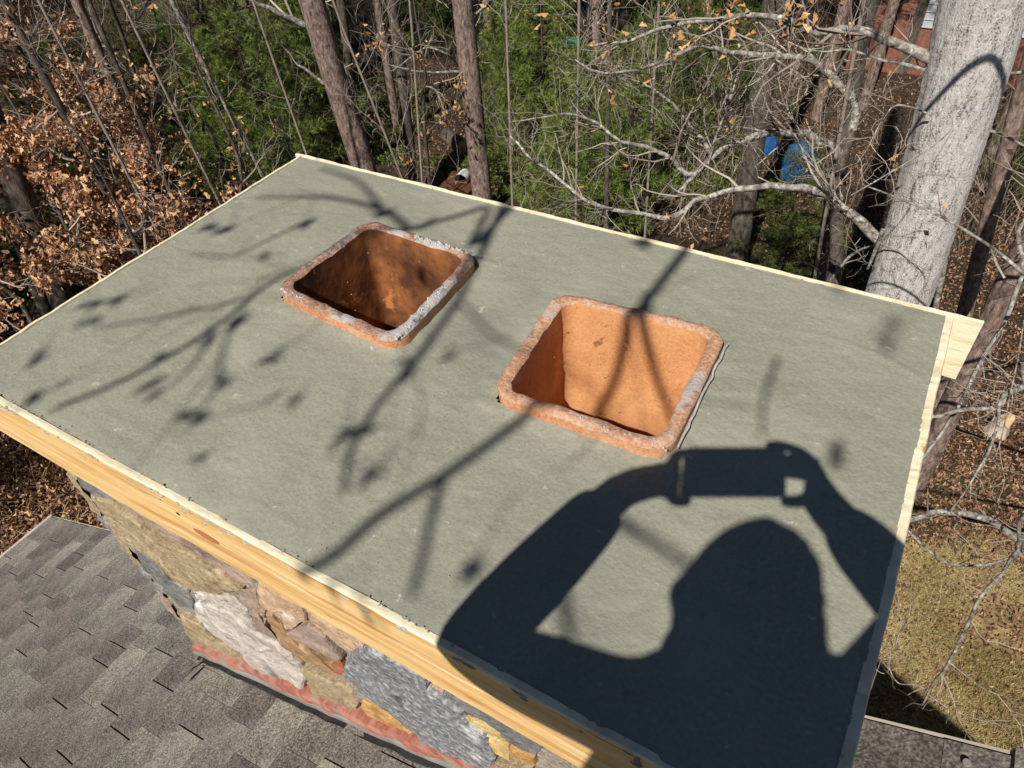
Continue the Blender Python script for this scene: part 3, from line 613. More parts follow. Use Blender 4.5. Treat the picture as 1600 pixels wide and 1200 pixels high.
# drip edge and rake trim, walls
m = MB(); e0 = np.array([EX - .012, YR + .004, roofz(EX) - .012]); m.box(e0 + [0, -10, -.05], e0 + [.016, 0, .022]); part('drip_edge', m, wood_trim, roof)
m = MB()
v = []
for y_ in (YR + .001, YR + .006):
    for x_, z_ in ((EX, roofz(EX)), (RX, RZ)): v += [(x_, y_, z_ - .001), (x_, y_, z_ - .12)]
m.add(v, [(0, 1, 3, 2), (4, 6, 7, 5), (0, 2, 6, 4), (1, 5, 7, 3), (0, 4, 5, 1), (2, 3, 7, 6)]); part('rake_board', m, wood_trim, roof)
m = MB(); zb = -6.9
wl_ = [(EX + .25, .2), (RX, .2), (RX, YS - .1), (ex2 - .25, YS - .1), (ex2 - .25, -9.8), (EX + .25, -9.8)]
def rz(x): return roofz(x if x <= RX else 2 * RX - x) - .035
for i in range(6):
    a, b = wl_[i], wl_[(i + 1) % 6]; top = [(b[0], b[1], rz(b[0])), (a[0], a[1], rz(a[0]))]
    if i == 4: top = [top[0], (RX, -9.8, rz(RX)), top[1]]; m.add([(a[0], a[1], zb), (b[0], b[1], zb), top[0], (RX, -9.8, rz(RX)), top[2]], [(0, 1, 2, 3)], [(0, 3, 4)])
    else: m.add([(a[0], a[1], zb), (b[0], b[1], zb), *top], [(0, 1, 2, 3)])
part('wall', m, siding, house)

# ------------------------------------------------------------------ vegetation
def rdir(): d = rng.normal(0, 1, 3); return d / np.linalg.norm(d)
def unit(v): return v / (np.linalg.norm(v) + 1e-9)
LEAFV = np.array([(0, 0, 0), (.22, .3, .05), (.13, .45, .02), (.3, .7, .1), (0, 1, -.08), (-.3, .66, .12), (-.13, .45, .02), (-.24, .28, .04), (0, .5, -.07)])
LEAFT = np.array([(0, 1, 8), (1, 2, 8), (2, 3, 8), (3, 4, 8), (4, 5, 8), (5, 6, 8), (6, 7, 8), (7, 0, 8)])
def leaves(m, pos, size, droop=.6, simple=True, vlo=0., vhi=1.):
    n = len(pos)
    if not n: return
    pos = np.asarray(pos); d = rng.normal(0, 1, (n, 3)); d[:, 2] -= droop; d /= np.linalg.norm(d, axis=1)[:, None]
    w = np.cross(d, rng.normal(0, 1, (n, 3))); w /= np.linalg.norm(w, axis=1)[:, None]; u = np.cross(d, w)
    s = size * rng.uniform(.55, 1.25, n)
    if simple: LV = np.array([(0, 0, 0), (.27, .5, .16), (.05, 1, -.05), (-.27, .45, .16), (0, .5, -.04)]); LT = np.array([(0, 1, 4), (1, 2, 4), (2, 3, 4), (3, 0, 4)])
    else: LV, LT = LEAFV, LEAFT
    V = pos[:, None] + s[:, None, None] * (LV[None, :, :1] * w[:, None] + LV[None, :, 1:2] * d[:, None] + LV[None, :, 2:] * u[:, None] * rng.uniform(.5, 2.2, n)[:, None, None])
    T = LT[None] + (np.arange(n) * len(LV))[:, None, None]
    m.add(V.reshape(-1, 3), None, T.reshape(-1, 3), np.repeat(rng.uniform(vlo, vhi, n), len(LV)))
def wander(p, d, L, n=6, wob=.25, up=0.0):
    pts = [p]; d = unit(d)
    for _ in range(n - 1):
        d = unit(d + rng.normal(0, wob, 3) * .5 + [0, 0, up]); pts.append(pts[-1] + d * L / (n - 1))
    return np.array(pts)
def twigs(m, pts, r0, r1, lev, lens, dens, tips, up=.05, rmin=.0022, spread=1.0, start=.15):
    """side shoots along a limb, recursive"""
    seg = np.linalg.norm(np.diff(pts, axis=0), axis=1); L = seg.sum(); n = rng.poisson(dens[0] * L)
    cum = np.r_[0, np.cumsum(seg)] / max(L, 1e-6)
    for _ in range(n):
        u = rng.uniform(start, 1); i = min(np.searchsorted(cum, u) - 1, len(pts) - 2); i = max(i, 0)
        f = (u - cum[i]) / max(cum[i + 1] - cum[i], 1e-6); p = pts[i] * (1 - f) + pts[i + 1] * f
        t = unit(pts[i + 1] - pts[i]); d = unit(t * .7 + np.cross(t, rdir()) * spread)
        l = lens[0] * rng.uniform(.4, 1.25) * (1.1 - .5 * u); rr = max(rmin, min((r0 * (1 - u) + r1 * u) * .5, .011 * l / .5))
        w = wander(p, d, l, 6, .42, up)
        m.tube(w, np.linspace(rr, max(rmin * .7, rr * .35), 6), 4 if rr > .008 else 3, float(rng.uniform(0, 1)))
        if len(lens) > 1: twigs(m, w, rr, rmin, lev + 1, lens[1:], dens[1:], tips, up, rmin, spread, .1)
        else: tips.append(w[-1]); tips.append(w[3])
def to_ground(p, lean=(0, 0)):
    x, y = p[0] + lean[0], p[1] + lean[1]; return np.array([x, y, float(gz(x, y)) - .1])
def rough_trunk(pts, rad, k, n, amp, sc, seed):
    """trunk tube with bark ridges as real relief"""
    P = spline(pts, n); r = np.interp(np.linspace(0, 1, n), np.linspace(0, 1, len(rad)), rad)
    an = np.arange(k) * 2 * math.pi / k; t = np.gradient(P, axis=0); t /= np.linalg.norm(t, axis=1)[:, None]
    u = np.cross(t, [0, 1., 0]); u /= np.linalg.norm(u, axis=1)[:, None]; w = np.cross(t, u)
    dirs = np.cos(an)[None, :, None] * u[:, None] + np.sin(an)[None, :, None] * w[:, None]
    s = np.concatenate([[0], np.cumsum(np.linalg.norm(np.diff(P, axis=0), axis=1))])
    co = np.stack([np.broadcast_to(np.cos(an) * 10 * r.mean() * sc, (n, k)), np.broadcast_to(np.sin(an) * 10 * r.mean() * sc, (n, k)), np.broadcast_to((s * sc * 1.6)[:, None], (n, k))], -1)
    rg = 1 - np.abs(fbm(co + seed, 1.0, 3)) * 2
    R_ = r[:, None] + amp * rg + r[:, None] * .06 * vn(co * .12 + seed)
    V = P[:, None] + dirs * R_[..., None]; i = np.arange(n - 1)[:, None] * k; j = np.arange(k)[None]; j2 = (j + 1) % k
    m = MB(); m.add(V.reshape(-1, 3), np.stack([i + j, i + j2, i + k + j2, i + k + j], -1).reshape(-1, 4)); return m
def mk_tree(name, label, cat, base, trunk_pts, trunk_rad, bark, limbs=(), tw=None, leaf=None, group=None, k=10, rough=None, twm=None, limbm=None):
    """limbs: (points, r0, r1); tw=(lens, dens); leaf=(material, per tip, size)"""
    t = thing(name, label, cat, base, group)
    if rough: part('trunk', rough_trunk(trunk_pts, trunk_rad, *rough), bark, t, True)
    else:
        m = MB(); P = spline(trunk_pts, 24); m.tube(P, np.interp(np.linspace(0, 1, 24), np.linspace(0, 1, len(trunk_rad)), trunk_rad), k); part('trunk', m, bark, t, True)
    m = MB(); tips = []
    for pts, r0, r1 in limbs:
        P = spline(pts, max(8, 5 * len(pts))); n = len(P); rr = np.linspace(r0, r1, n) * (1 + .12 * vn(np.c_[P * 9]))
        lm = MB(); lm.tube(P + np.c_[vn(P, 6), vn(P + 7, 6), vn(P + 19, 6)] * r0 * .5, rr, 8 if r0 > .02 else 5); part('limb', lm, limbm or limb_bark, t, True)
        if tw: twigs(m, P, r0, r1, 0, tw[0], tw[1], tips)
    if tw and not limbs: twigs(m, spline(trunk_pts, 30), trunk_rad[-1], .01, 0, tw[0], tw[1], tips, start=.25)
    if m.n: part('twigs', m, twm or twig_m, t, kind='stuff')
    if leaf and tips:
        lf = MB(); tp = np.array(tips); 
        sel = tp[rng.random(len(tp)) < leaf[3]] if len(leaf) > 3 else tp
        if len(sel):
            pos = np.repeat(sel, leaf[1], 0) + rng.normal(0, leaf[2] * .45, (len(sel) * leaf[1], 3)); leaves(lf, pos, leaf[2]); part('foliage', lf, leaf[0], t, kind='stuff')
    return t, tips
def pl(*pts): return [PD(*p) for p in pts]

# --- big grey oak on the right, with the limbs that also throw the shadows on the crown
ob = np.array([1.69, 5.62]); og = float(gz(*ob))
tr_pts = [(1.74, 5.58, og - .1), (1.70, 5.6, -5), (1.665, 5.62, -3), (1.575, 5.63, -1.3), (1.51, 5.64, -.5), (1.46, 5.6, 2), (1.43, 5.5, 5), (1.4, 5.3, 8)]
def shade(px, py, t): return onz(px, py) + SUN * (t * .78)
A1 = [(1.47, 5.52, 3.6), (1.3, 3.5, 4.1), (1.2, 1.5, 3.7), (1.25, -.6, 2.7)]
T_ = 3.9
shadow_limbs = [
 (A1 + [shade(1100, 345, T_), shade(1070, 392, T_), shade(1010, 470, T_), shade(930, 570, T_), shade(820, 652, T_), shade(705, 735, T_), shade(600, 800, T_), shade(520, 868, T_), shade(450, 905, T_)], .06, .0095),
 ([shade(690, 752, T_), shade(676, 800, T_), shade(660, 870, T_), shade(645, 930, T_)], .008, .006),
 ([(1.4, 5.4, 4.2), (.9, 3.2, 4.5), (.6, 1.2, 3.9), shade(830, 290, 4.2), shade(760, 322, 4.1), shade(640, 358, 4), shade(560, 375, 4), shade(500, 410, 3.9), shade(425, 440, 3.9), shade(330, 515, 3.8), shade(200, 590, 3.8), shade(80, 640, 3.7)], .03, .006),
 ([shade(790, 312, 4.1), shade(752, 395, 4), shade(715, 470, 4), shade(650, 560, 3.9), shade(600, 620, 3.9), shade(550, 700, 3.8), shade(538, 770, 3.8)], .009, .006),
 ([shade(640, 358, 4), shade(600, 330, 4), shade(520, 310, 4), shade(400, 308, 3.9)], .010, .004),
 ([shade(600, 330, 4), shade(560, 285, 4), shade(500, 262, 4)], .008, .004),
 ([shade(330, 515, 3.8), shade(310, 560, 3.8), shade(270, 600, 3.8), shade(225, 630, 3.7)], .004, .0025),
 ([shade(400, 460, 3.9), shade(330, 480, 3.9), shade(240, 498, 3.8), shade(150, 512, 3.8)], .004, .003),
 ([shade(360, 500, 3.8), shade(345, 570, 3.8), shade(330, 620, 3.7), shade(280, 665, 3.7)], .004, .0025),
 ([shade(715, 470, 4), shade(780, 530, 4), shade(860, 560, 4)], .004, .0025),
 ([shade(1010, 470, T_), shade(1005, 560, T_), shade(1015, 650, T_)], .012, .006),
 ([shade(1215, 560, 3.6), shade(1195, 620, 3.6), shade(1190, 680, 3.6)], .005, .003),
 ([shade(960, 810, 4), shade(1010, 840, 4), shade(1080, 885, 4)], .009, .006),
 ([shade(905, 870, 4), shade(880, 930, 4), shade(893, 1020, 4)], .009, .007),
 ([shade(470, 350, 4), shade(420, 375, 4), shade(360, 400, 4), shade(300, 395, 3.9)], .004, .0025),
]
d_ = lambda *p: pl(*p)
oak_limbs = shadow_limbs + [
 (d_((1520, 120, 5.0), (1470, 98, 5.0), (1400, 68, 5.1), (1345, 52, 5.3), (1270, 47, 5.5), (1215, 30, 5.6), (1150, 25, 5.8), (1060, 40, 6), (980, 62, 6.1), (925, 70, 6.2)), .045, .008),
 (d_((1420, 400, 6.1), (1375, 374, 6.05), (1330, 335, 6.15), (1290, 305, 6.4), (1240, 292, 6.6), (1190, 290, 6.7), (1140, 298, 6.8), (1090, 312, 6.9), (1040, 338, 7), (930, 318, 7), (880, 285, 7), (830, 245, 7), (800, 213, 7)), .048, .010),
 (d_((1510, 125, 5.0), (1465, 114, 5.05), (1430, 104, 5.1), (1380, 95, 5.1), (1330, 78, 5.2), (1290, 82, 5.3), (1250, 74, 5.3)), .018, .005),
 (d_((1380, 360, 5.7), (1365, 398, 5.9), (1355, 420, 6)), .02, .01),
 (d_((1455, 180, 5.), (1430, 170, 5), (1400, 165, 5), (1380, 185, 5), (1350, 240, 5), (1300, 300, 5.2)), .008, .004),
 (d_((1545, 205, 5.1), (1570, 212, 5.1), (1600, 228, 5.1), (1660, 250, 5.1)), .014, .008),
 (d_((1560, 115, 4.9), (1600, 112, 4.9), (1680, 90, 4.8)), .016, .01),
]
oak, oak_tips = mk_tree('oak_tree', 'big pale grey oak trunk leaning over the right end of the chimney', 'tree', (1.72, 5.6, og), tr_pts, [.36, .27, .25, .258, .262, .25, .2, .1], oak_bark,
        oak_limbs[len(shadow_limbs):], ([.7, .4, .2], [9, 7, 4]), (leaf_tan, 2, .075, .03), k=24, rough=(90, 460, .006, 9, 3))
m = MB(); tips = []
for pts, r0, r1 in shadow_limbs:
    P = spline(pts, 6 * len(pts)); u_ = np.linspace(0, 1, len(P)); lm = MB(); lm.tube(P, r1 + (r0 - r1) * (1 - u_) ** (6 if r0 > .025 else 1), 7); part('limb', lm, limb_bark, oak, True)
sm = MB(); stips = []
for pts, r0, r1 in shadow_limbs:
    q_ = np.array(pts, float); q_ = q_[np.array([abs((a - SUN * a[2] / SUN[2])[1] - .5) < .9 for a in q_])]
    if len(q_) > 1: twigs(sm, spline(q_, 4 * len(q_)), .006, .003, 0, [.36, .18], [3.2, 2.0], stips, .0, .0014, .9, .02)
part('twigs', sm, twig_m, oak, kind='stuff')
# bud and dead-leaf clusters hanging from the overhead limbs
lf = MB()
for (px, py, t, n_) in [(420, 560, 3.8, 4), (455, 620, 3.8, 3), (250, 560, 3.8, 4), (235, 610, 3.8, 4), (600, 330, 4, 4), (1000, 380, 3.9, 4), (870, 640, 3.9, 3), (60, 560, 3.8, 3), (190, 470, 3.8, 4), (410, 400, 3.9, 3), (540, 680, 3.8, 7), (577, 745, 3.8, 7), (632, 578, 3.9, 7), (700, 553, 3.9, 5), (330, 525, 3.8, 6), (372, 497, 3.9, 5), (303, 660, 3.7, 7), (130, 503, 3.8, 7), (148, 478, 3.8, 5), (62, 618, 3.7, 6), (345, 600, 3.8, 4),
                        (355, 358, 4, 4), (325, 357, 4, 4), (475, 356, 4, 6), (757, 378, 4.1, 6), (1318, 708, 3.9, 6), (1385, 528, 5.5, 5), (1010, 468, 3.9, 5), (740, 885, 3.8, 5), (665, 352, 4.1, 5), (500, 925, 3.8, 4), (545, 990, 3.8, 4), (1305, 455, 5.2, 4), (628, 420, 4, 5)]:
    p = shade(px, py, t); leaves(lf, p + [0, 0, .02] + rng.normal(0, .007, (n_, 3)), .042, 2.2)
    lf.tube(wander(p, rdir() + [0, 0, 1.5], .12, 4), .0018, 3)
for p in np.array(stips)[rng.random(len(stips)) < .16]: leaves(lf, p + rng.normal(0, .006, (2, 3)), .04, 2.)
part('hanging_leaves', lf, leaf_m, oak, kind='stuff')
# larger, separate leaves low on the oak and beside it, in plain view
lfm = []
for k in range(6):
    m = MB(); leaves(m, np.zeros((1, 3)), 1.0, 0, False, .2, 1); lfm.append(m.mesh('leaf', leaf_tan))
def leaf_part(par, p, s):
    o = link('leaf', lfm[int(rng.integers(6))], par, p - wl(par)); o.scale = (s,) * 3; o.rotation_euler = tuple(rng.uniform(0, 6.28, 3))
for (cx, cy, dep, sx, sy, n_) in [(1110, 20, 6, 50, 22, 34), (1060, 68, 6, 22, 14, 10), (1250, 18, 5.4, 40, 16, 16), (1150, 45, 6, 15, 10, 8), (870, 30, 6.6, 40, 22, 10), (1015, 135, 7, 14, 10, 6), (1330, 48, 5.4, 12, 8, 2), (1415, 238, 5.2, 5, 5, 2), (1575, 240, 5, 5, 4, 2), (1400, 262, 5.2, 8, 5, 2), (960, 140, 7, 8, 20, 5), (975, 55, 6.2, 14, 24, 7), (1290, 145, 6, 8, 4, 2), (1240, 105, 6, 5, 5, 1), (1520, 480, 5, 5, 5, 1)]:
    for _ in range(n_): leaf_part(oak, PD(rng.normal(cx, sx), rng.normal(cy, sy), dep + rng.normal(0, .15)), rng.uniform(.06, .11))

# high limb just above the picture: its shadow bends across the trunk
m = MB(); pts = [PD(px, py, dd) + SUN * 2.6 for px, py, dd in ((1425, 165, 4.8), (1440, 150, 4.75), (1500, 98, 4.6), (1555, 64, 4.5), (1580, 75, 4.5), (1592, 110, 4.6), (1600, 200, 4.8))]
pts = pts + [np.array([1.46, 5.6, 2.4])]; P = spline(pts, 50); m.tube(P, np.linspace(.012, .034, 50), 8); part('limb', m, limb_bark, oak, True)
# --- crooked understory tree beside the oak
tb = PD(1296, 470, 8.1); g0 = to_ground(tb)
mk_tree('understory_tree', 'crooked bare tree with arching lichen-covered limbs left of the big oak', 'tree', g0,
        [g0, PD(1298, 455, 8.1), PD(1308, 330, 7.9), PD(1318, 250, 7.8), PD(1332, 200, 7.7)], [.12, .075, .07, .06, .045], dark_bark,
        [(d_((1332, 205, 7.7), (1336, 165, 7.6), (1300, 120, 7.5), (1260, 95, 7.4), (1200, 88, 7.3), (1150, 82, 7.2), (1100, 72, 7.1), (1040, 95, 7.1), (950, 116, 7), (890, 92, 7)), .05, .008),
         (d_((1314, 238, 7.8), (1260, 212, 7.7), (1200, 207, 7.6), (1150, 225, 7.6), (1110, 245, 7.6), (1085, 275, 7.7), (1060, 300, 7.8)), .052, .018),
         (d_((1115, 243, 7.6), (1090, 210, 7.6), (1065, 180, 7.5), (1040, 152, 7.4), (1000, 130, 7.3), (950, 115, 7.2)), .026, .006),
         (d_((1100, 262, 7.7), (1075, 272, 7.7), (1045, 245, 7.6), (1010, 230, 7.5), (965, 218, 7.4), (930, 190, 7.4), (890, 177, 7.4), (855, 182, 7.4), (800, 190, 7.4)), .03, .006),
         (d_((1105, 255, 7.6), (1120, 210, 7.4), (1140, 160, 7.2), (1152, 120, 7.1)), .02, .008),
         (d_((1200, 207, 7.6), (1165, 200, 7.5), (1125, 198, 7.4), (1090, 205, 7.3)), .012, .005),
         (d_((1210, 92, 7.3), (1262, 130, 7.4), (1235, 165, 7.3), (1200, 150, 7.3)), .014, .006),
         (d_((1310, 300, 7.9), (1280, 250, 7.6), (1230, 170, 7.4), (1215, 120, 7.3)), .012, .005),
         (d_((1290, 445, 8.1), (1330, 400, 7.6), (1370, 380, 7.2)), .02, .012)],
        ([.8, .45, .2], [9, 7, 4]), (leaf_tan, 2, .08, .012))
# --- tree whose limbs reach over the lawn, right
g0 = G(1800, 1000)
mk_tree('bare_tree', 'bare tree on the right whose crooked limbs hang over the dry lawn', 'tree', g0,
        [g0 - [0, 0, .1], g0 + [.05, 0, 1.4], g0 + [0, .05, 3], g0 + [.1, .1, 5], g0 + [.1, .2, 8]], [.13, .1, .09, .08, .04], limb_bark,
        [([g0 + [0, 0, 1.2]] + d_((1650, 850, 5.2), (1600, 843, 5), (1570, 828, 4.9), (1530, 808, 4.8), (1490, 800, 4.7), (1450, 803, 4.6), (1412, 812, 4.5), (1370, 815, 4.5)), .035, .012),
         (d_((1600, 845, 5), (1592, 865, 4.9), (1540, 882, 4.8), (1485, 880, 4.7), (1450, 860, 4.6), (1415, 825, 4.5)), .011, .007),
         ([g0 + [0, 0, 2.2]] + d_((1650, 580, 5), (1600, 603, 4.9), (1575, 615, 4.8), (1560, 636, 4.8), (1500, 640, 4.7), (1460, 650, 4.7), (1420, 640, 4.7)), .024, .01),
         (d_((1600, 600, 4.9), (1565, 625, 4.8), (1558, 665, 4.7), (1545, 705, 4.7), (1535, 725, 4.6), (1510, 765, 4.6), (1485, 800, 4.6)), .013, .006),
         ([g0 + [0, 0, 1.6]] + d_((1640, 800, 4.9), (1590, 860, 4.4), (1560, 900, 4.2), (1530, 935, 4.1), (1510, 985, 4), (1480, 1040, 3.9), (1458, 1065, 3.8), (1440, 1103, 3.7)), .016, .006),
         (d_((1484, 1036, 3.9), (1515, 1060, 3.9), (1545, 1080, 3.9), (1592, 1094, 3.9)), .004, .002),
         (d_((1450, 1085, 3.8), (1480, 1105, 3.8), (1515, 1120, 3.8), (1550, 1130, 3.8)), .004, .002),
         (d_((1447, 1078, 3.8), (1430, 1070, 3.8), (1405, 1068, 3.8), (1392, 1050, 3.8), (1385, 1020, 3.8), (1370, 1000, 3.8)), .004, .002),
         (d_((1418, 895, 4.4), (1424, 940, 4.2), (1445, 965, 4.1), (1460, 962, 4.1)), .003, .0015),
         ([g0 + [0, 0, 4.5]] + d_((1660, 330, 5), (1600, 430, 5), (1572, 500, 5), (1530, 570, 5.1), (1495, 640, 5.2), (1462, 690, 5.3), (1440, 720, 5.4)), .018, .012),
         (d_((1600, 500, 4.9), (1590, 560, 4.8), (1560, 700, 4.7), (1540, 720, 4.6)), .006, .003)],
        ([.5, .3, .15], [6, 5, 3]))
# --- slender limb crossing in front of the oak
g0 = G(1840, 760)
mk_tree('sapling', 'thin sapling whose pale arched branch crosses in front of the oak trunk', 'tree', g0,
        [g0 - [0, 0, .1], g0 + [.02, 0, 2], g0 + [-.1, -.1, 3.4], PD(1690, 470, 4.6), PD(1600, 425, 4.4)], [.05, .04, .03, .02, .012], limb_bark,
        [(d_((1600, 428, 4.4), (1555, 390, 4.35), (1500, 355, 4.3), (1440, 325, 4.3), (1380, 300, 4.3), (1340, 285, 4.3)), .012, .004),
         (d_((1548, 388, 4.35), (1558, 415, 4.3), (1570, 435, 4.3)), .009, .008),
         (d_((1330, 305, 4.3), (1420, 252, 4.25), (1462, 225, 4.2), (1486, 200, 4.2), (1488, 170, 4.2), (1499, 148, 4.2)), .005, .002)],
        ([.4, .25], [3, 3]), limbm=limb_bark)

# --- straight pine trunks and others standing in the woods
def vtrunk(name, label, cat, px, py, dep, r, bark, px_top=None, group=None, rough=True, topz=9, tw=([1.6, .8], [1.6, 3]), lean=None, limbs=(), leaf=None):
    p = PD(px, py, dep); top = PD(px_top, 0, 1) if px_top is not None else None
    if top is not None:   # direction through the pixel at the frame's top edge, same plan distance
        d = ray(px_top, 0); h0 = np.linalg.norm(p[:2] - CAM[:2]); s = h0 / np.linalg.norm(d[:2]); q = CAM + d * s
    else: q = p + [0, 0, 3]
    up = (q - p) / (q - p)[2]; g = p + up * (float(gz(p[0], p[1])) - .15 - p[2]); T = p + up * (topz - p[2]) * np.array([.6, .6, 1])
    g[2] = float(gz(g[0], g[1])) - .1
    n_ = 8; P = [g + (p - g) * .5, p, q, q + (T - q) * .5, T]; P = [g] + P
    return mk_tree(name, label, cat, g, P, [r * 1.15, r * 1.03, r, r * .92, r * .6, r * .2], bark, limbs, tw, leaf, group, 12, (36, 260, r * .035, 5, px) if rough else None)
vtrunk('pine_tree', 'stout reddish-brown pine trunk behind the far left corner of the crown', 'tree', 566, 255, 13, .205, pine_bark, 487, leaf=(needle_m, 1, .05, .0),
       limbs=[(d_((478, 40, 12.6), (440, 22, 12.3), (400, 5, 12), (370, -10, 11.8)), .06, .02), (d_((505, 132, 12.8), (480, 110, 12.6), (462, 100, 12.5)), .03, .02), (d_((530, 110, 12.9), (560, 95, 12.5), (590, 70, 12.3)), .015, .006)])
vtrunk('pine_tree', 'straight brown pine trunk behind the middle of the crown', 'tree', 752, 290, 14, .185, pine_bark, 722,
       limbs=[(d_((718, 112, 13.5), (680, 114, 13.2), (655, 112, 13), (622, 106, 12.8), (600, 100, 12.7)), .03, .012), (d_((716, 104, 13.5), (700, 85, 13), (665, 75, 12.8), (640, 92, 12.7), (615, 110, 12.6)), .02, .01), (d_((745, 20, 13), (770, 0, 12.6), (780, -20, 12.5)), .03, .02)])
vtrunk('bare_tree', 'thin dark trunk standing between the two brown pines', 'tree', 645, 270, 14.5, .1, dark_bark, 612)
vtrunk('bare_tree', 'shaded trunk just right of the left pine', 'tree', 548, 150, 17, .1, dark_bark, 532)
vtrunk('bare_tree', 'broad pinkish brown trunk behind the arching limbs', 'tree', 1160, 340, 12, .17, dark_bark, 1212)
vtrunk('bare_tree', 'pale slim trunk behind the arching limbs near the green pines', 'tree', 948, 300, 11, .035, dark_bark, 953, rough=False)
vtrunk('bare_tree', 'dark trunk nearest the left corner, right one of the pair', 'tree', 92, 455, 11, .17, dark_bark, -95, rough=True, tw=([1.2, .7], [1.2, 2.5]))
vtrunk('bare_tree', 'dark trunk nearest the left corner, left one of the pair', 'tree', 55, 440, 11.5, .11, dark_bark, -110, tw=([1.2, .7], [1.2, 2.5]))
vtrunk('bare_tree', 'slender grey stem leaning left beyond the far left corner', 'tree', 392, 240, 9.5, .03, limb_bark, 268, rough=False, tw=([.9, .5], [5, 5]), leaf=(leaf_tan, 2, .08, .25), topz=1)
vtrunk('bare_tree', 'slender stem rising through the brown leaves', 'tree', 270, 310, 9.5, .03, dark_bark, 138, rough=False, tw=([.9, .5], [4, 4]), leaf=(leaf_m, 3, .075, .4), topz=1)
vtrunk('bare_tree', 'leaning stem at the left with dense brown leaves', 'tree', 195, 355, 10, .05, dark_bark, 5, rough=False, tw=([.9, .5], [4, 4]), leaf=(leaf_m, 3, .075, .5), topz=1)
vtrunk('bare_tree', 'brown slanting trunk at the right edge behind the oak', 'tree', 1520, 440, 8.6, .085, pine_bark, 1640, topz=4)
vtrunk('bare_tree', 'thick mauve-brown trunk at the right edge above the form corner', 'tree', 1560, 480, 7.0, .12, pine_bark, 1790, topz=4)
vtrunk('sapling', 'pale straight sapling just right of the big oak', 'tree', 1468, 450, 8, .03, limb_bark, 1560, rough=False, topz=0, tw=([.5, .3], [4, 3]))
vtrunk('bare_tree', 'dark upright trunk left of the big oak', 'tree', 1300, 330, 10, .1, dark_bark, 1360)
vtrunk('sapling', 'thin brown stem close behind the crown left of the oak', 'tree', 1275, 420, 8.5, .02, twig_m, 1350, rough=False, topz=-1, tw=([.5, .3], [4, 3]))
vtrunk('bare_tree', 'tall trunk between the arching limbs and the green pines', 'tree', 1040, 120, 21, .16, dark_bark, 1052)
vtrunk('bare_tree', 'grey trunk at the top left among brown leaves', 'tree', 60, 100, 13, .10, dark_bark, 0)

for lab, px, py, dep, pt, lf_ in (('twiggy sapling in front of the dark gap between the two pine trunks', 655, 215, 10, 640, True), ('thin twiggy sapling right of the straight pine trunk', 800, 300, 9.5, 790, True), ('fine branched sapling left of the left pine trunk', 470, 215, 9.5, 395, True),
        ('fine branched sapling over the bright green pines', 900, 320, 9, 905, False), ('fine branched sapling at the upper left among green pines', 330, 290, 9, 190, True), ('twiggy sapling between the crooked tree and the green pines', 1010, 330, 9, 1030, True), ('fine branched sapling just behind the left corner', 240, 350, 8.5, 60, True), ('twiggy sapling crossing the top of the left pine trunk', 590, 180, 9.5, 520, False)):
    vtrunk('sapling', lab, 'tree', px, py, dep, .016, twig_m, pt, rough=False, topz=.3, tw=([1.0, .55, .25], [4.5, 5, 3]), leaf=(leaf_tan, 2, .07, .02) if lf_ else None)
# --- leafy young oaks/beeches holding dead leaves, left
def leafy(label, px, py, dep, H, nl, seed, dens, group=None, lm=leaf_m, spread=1.6):
    p = PD(px, py, dep); g = to_ground(p); t = thing('leafy_oak', label, 'tree', g, group)
    top = np.array([p[0] + rng.normal(0, .35), p[1] + rng.normal(0, .35), p[2] + 1.7]); P = spline([g] + [g + (top - g) * k / 6 + rng.normal(0, .1, 3) for k in range(1, 6)] + [top], 26)
    m = MB(); m.tube(P, np.linspace(.055, .004, 26), 7); part('trunk', m, dark_bark, t, True)
    m = MB(); tips = []; lf = MB(); P = P[:20:1][::1]
    for k in range(nl):
        u = rng.uniform(.35, 1); i = int(u * 19); d = rdir(); d[2] = rng.uniform(-.15, .35)
        b = wander(P[i], d, spread * rng.uniform(.5, 1.1) * (1.3 - u * .6), 8, .3, .03); m.tube(b, np.linspace(.018, .005, 8), 4, rng.random())
        twigs(m, b, .015, .004, 0, [.5, .25], [5, 6], tips, rmin=.0025)
    tp = np.array(tips); tp = tp[fbm(tp, 1.5, 2) > -.08]
    dens = int(dens * 3); pos = np.repeat(tp, dens, 0) + rng.normal(0, .06, (len(tp) * dens, 3)); leaves(lf, pos, .085, 1.3, simple=False)
    part('twigs', m, twig_m, t, kind='stuff'); part('foliage', lf, lm, t, kind='stuff'); return t
LG = 'young oaks with clinging brown leaves'
leafy('young oak thick with curled brown leaves filling the top left', 60, 60, 9.5, 5, 34, 1, 3, spread=1.9)
leafy('young oak with russet leaves midway down the left edge', 40, 230, 9, 5, 26, 2, 3, spread=1.5)
leafy('young oak with brown leaves right of the leaning stem', 170, 170, 9.2, 5, 26, 3, 3, spread=1.5)
leafy('leafy young oak just behind the left edge of the crown', 215, 330, 8.2, 4, 14, 4, 2, spread=.95)
leafy('sparse tan-leaved young oak left of the pine trunk', 290, 120, 10.5, 5, 12, 5, 1, lm=leaf_tan, spread=1.6)
leafy('low leafy shoot touching the left form board', 330, 270, 8.5, 3, 10, 6, 2, spread=.9)
leafy('tall russet oak crown at the far top left', -40, -20, 12, 6, 30, 7, 3, spread=2.2)
leafy('sparse tan-leaved shrub between the two pine trunks', 640, 90, 12, 5, 7, 8, 1, lm=leaf_tan, spread=1.4)
leafy('brown-leaved sapling low at the left edge', -30, 420, 8.5, 4, 10, 9, 2, spread=1.0)

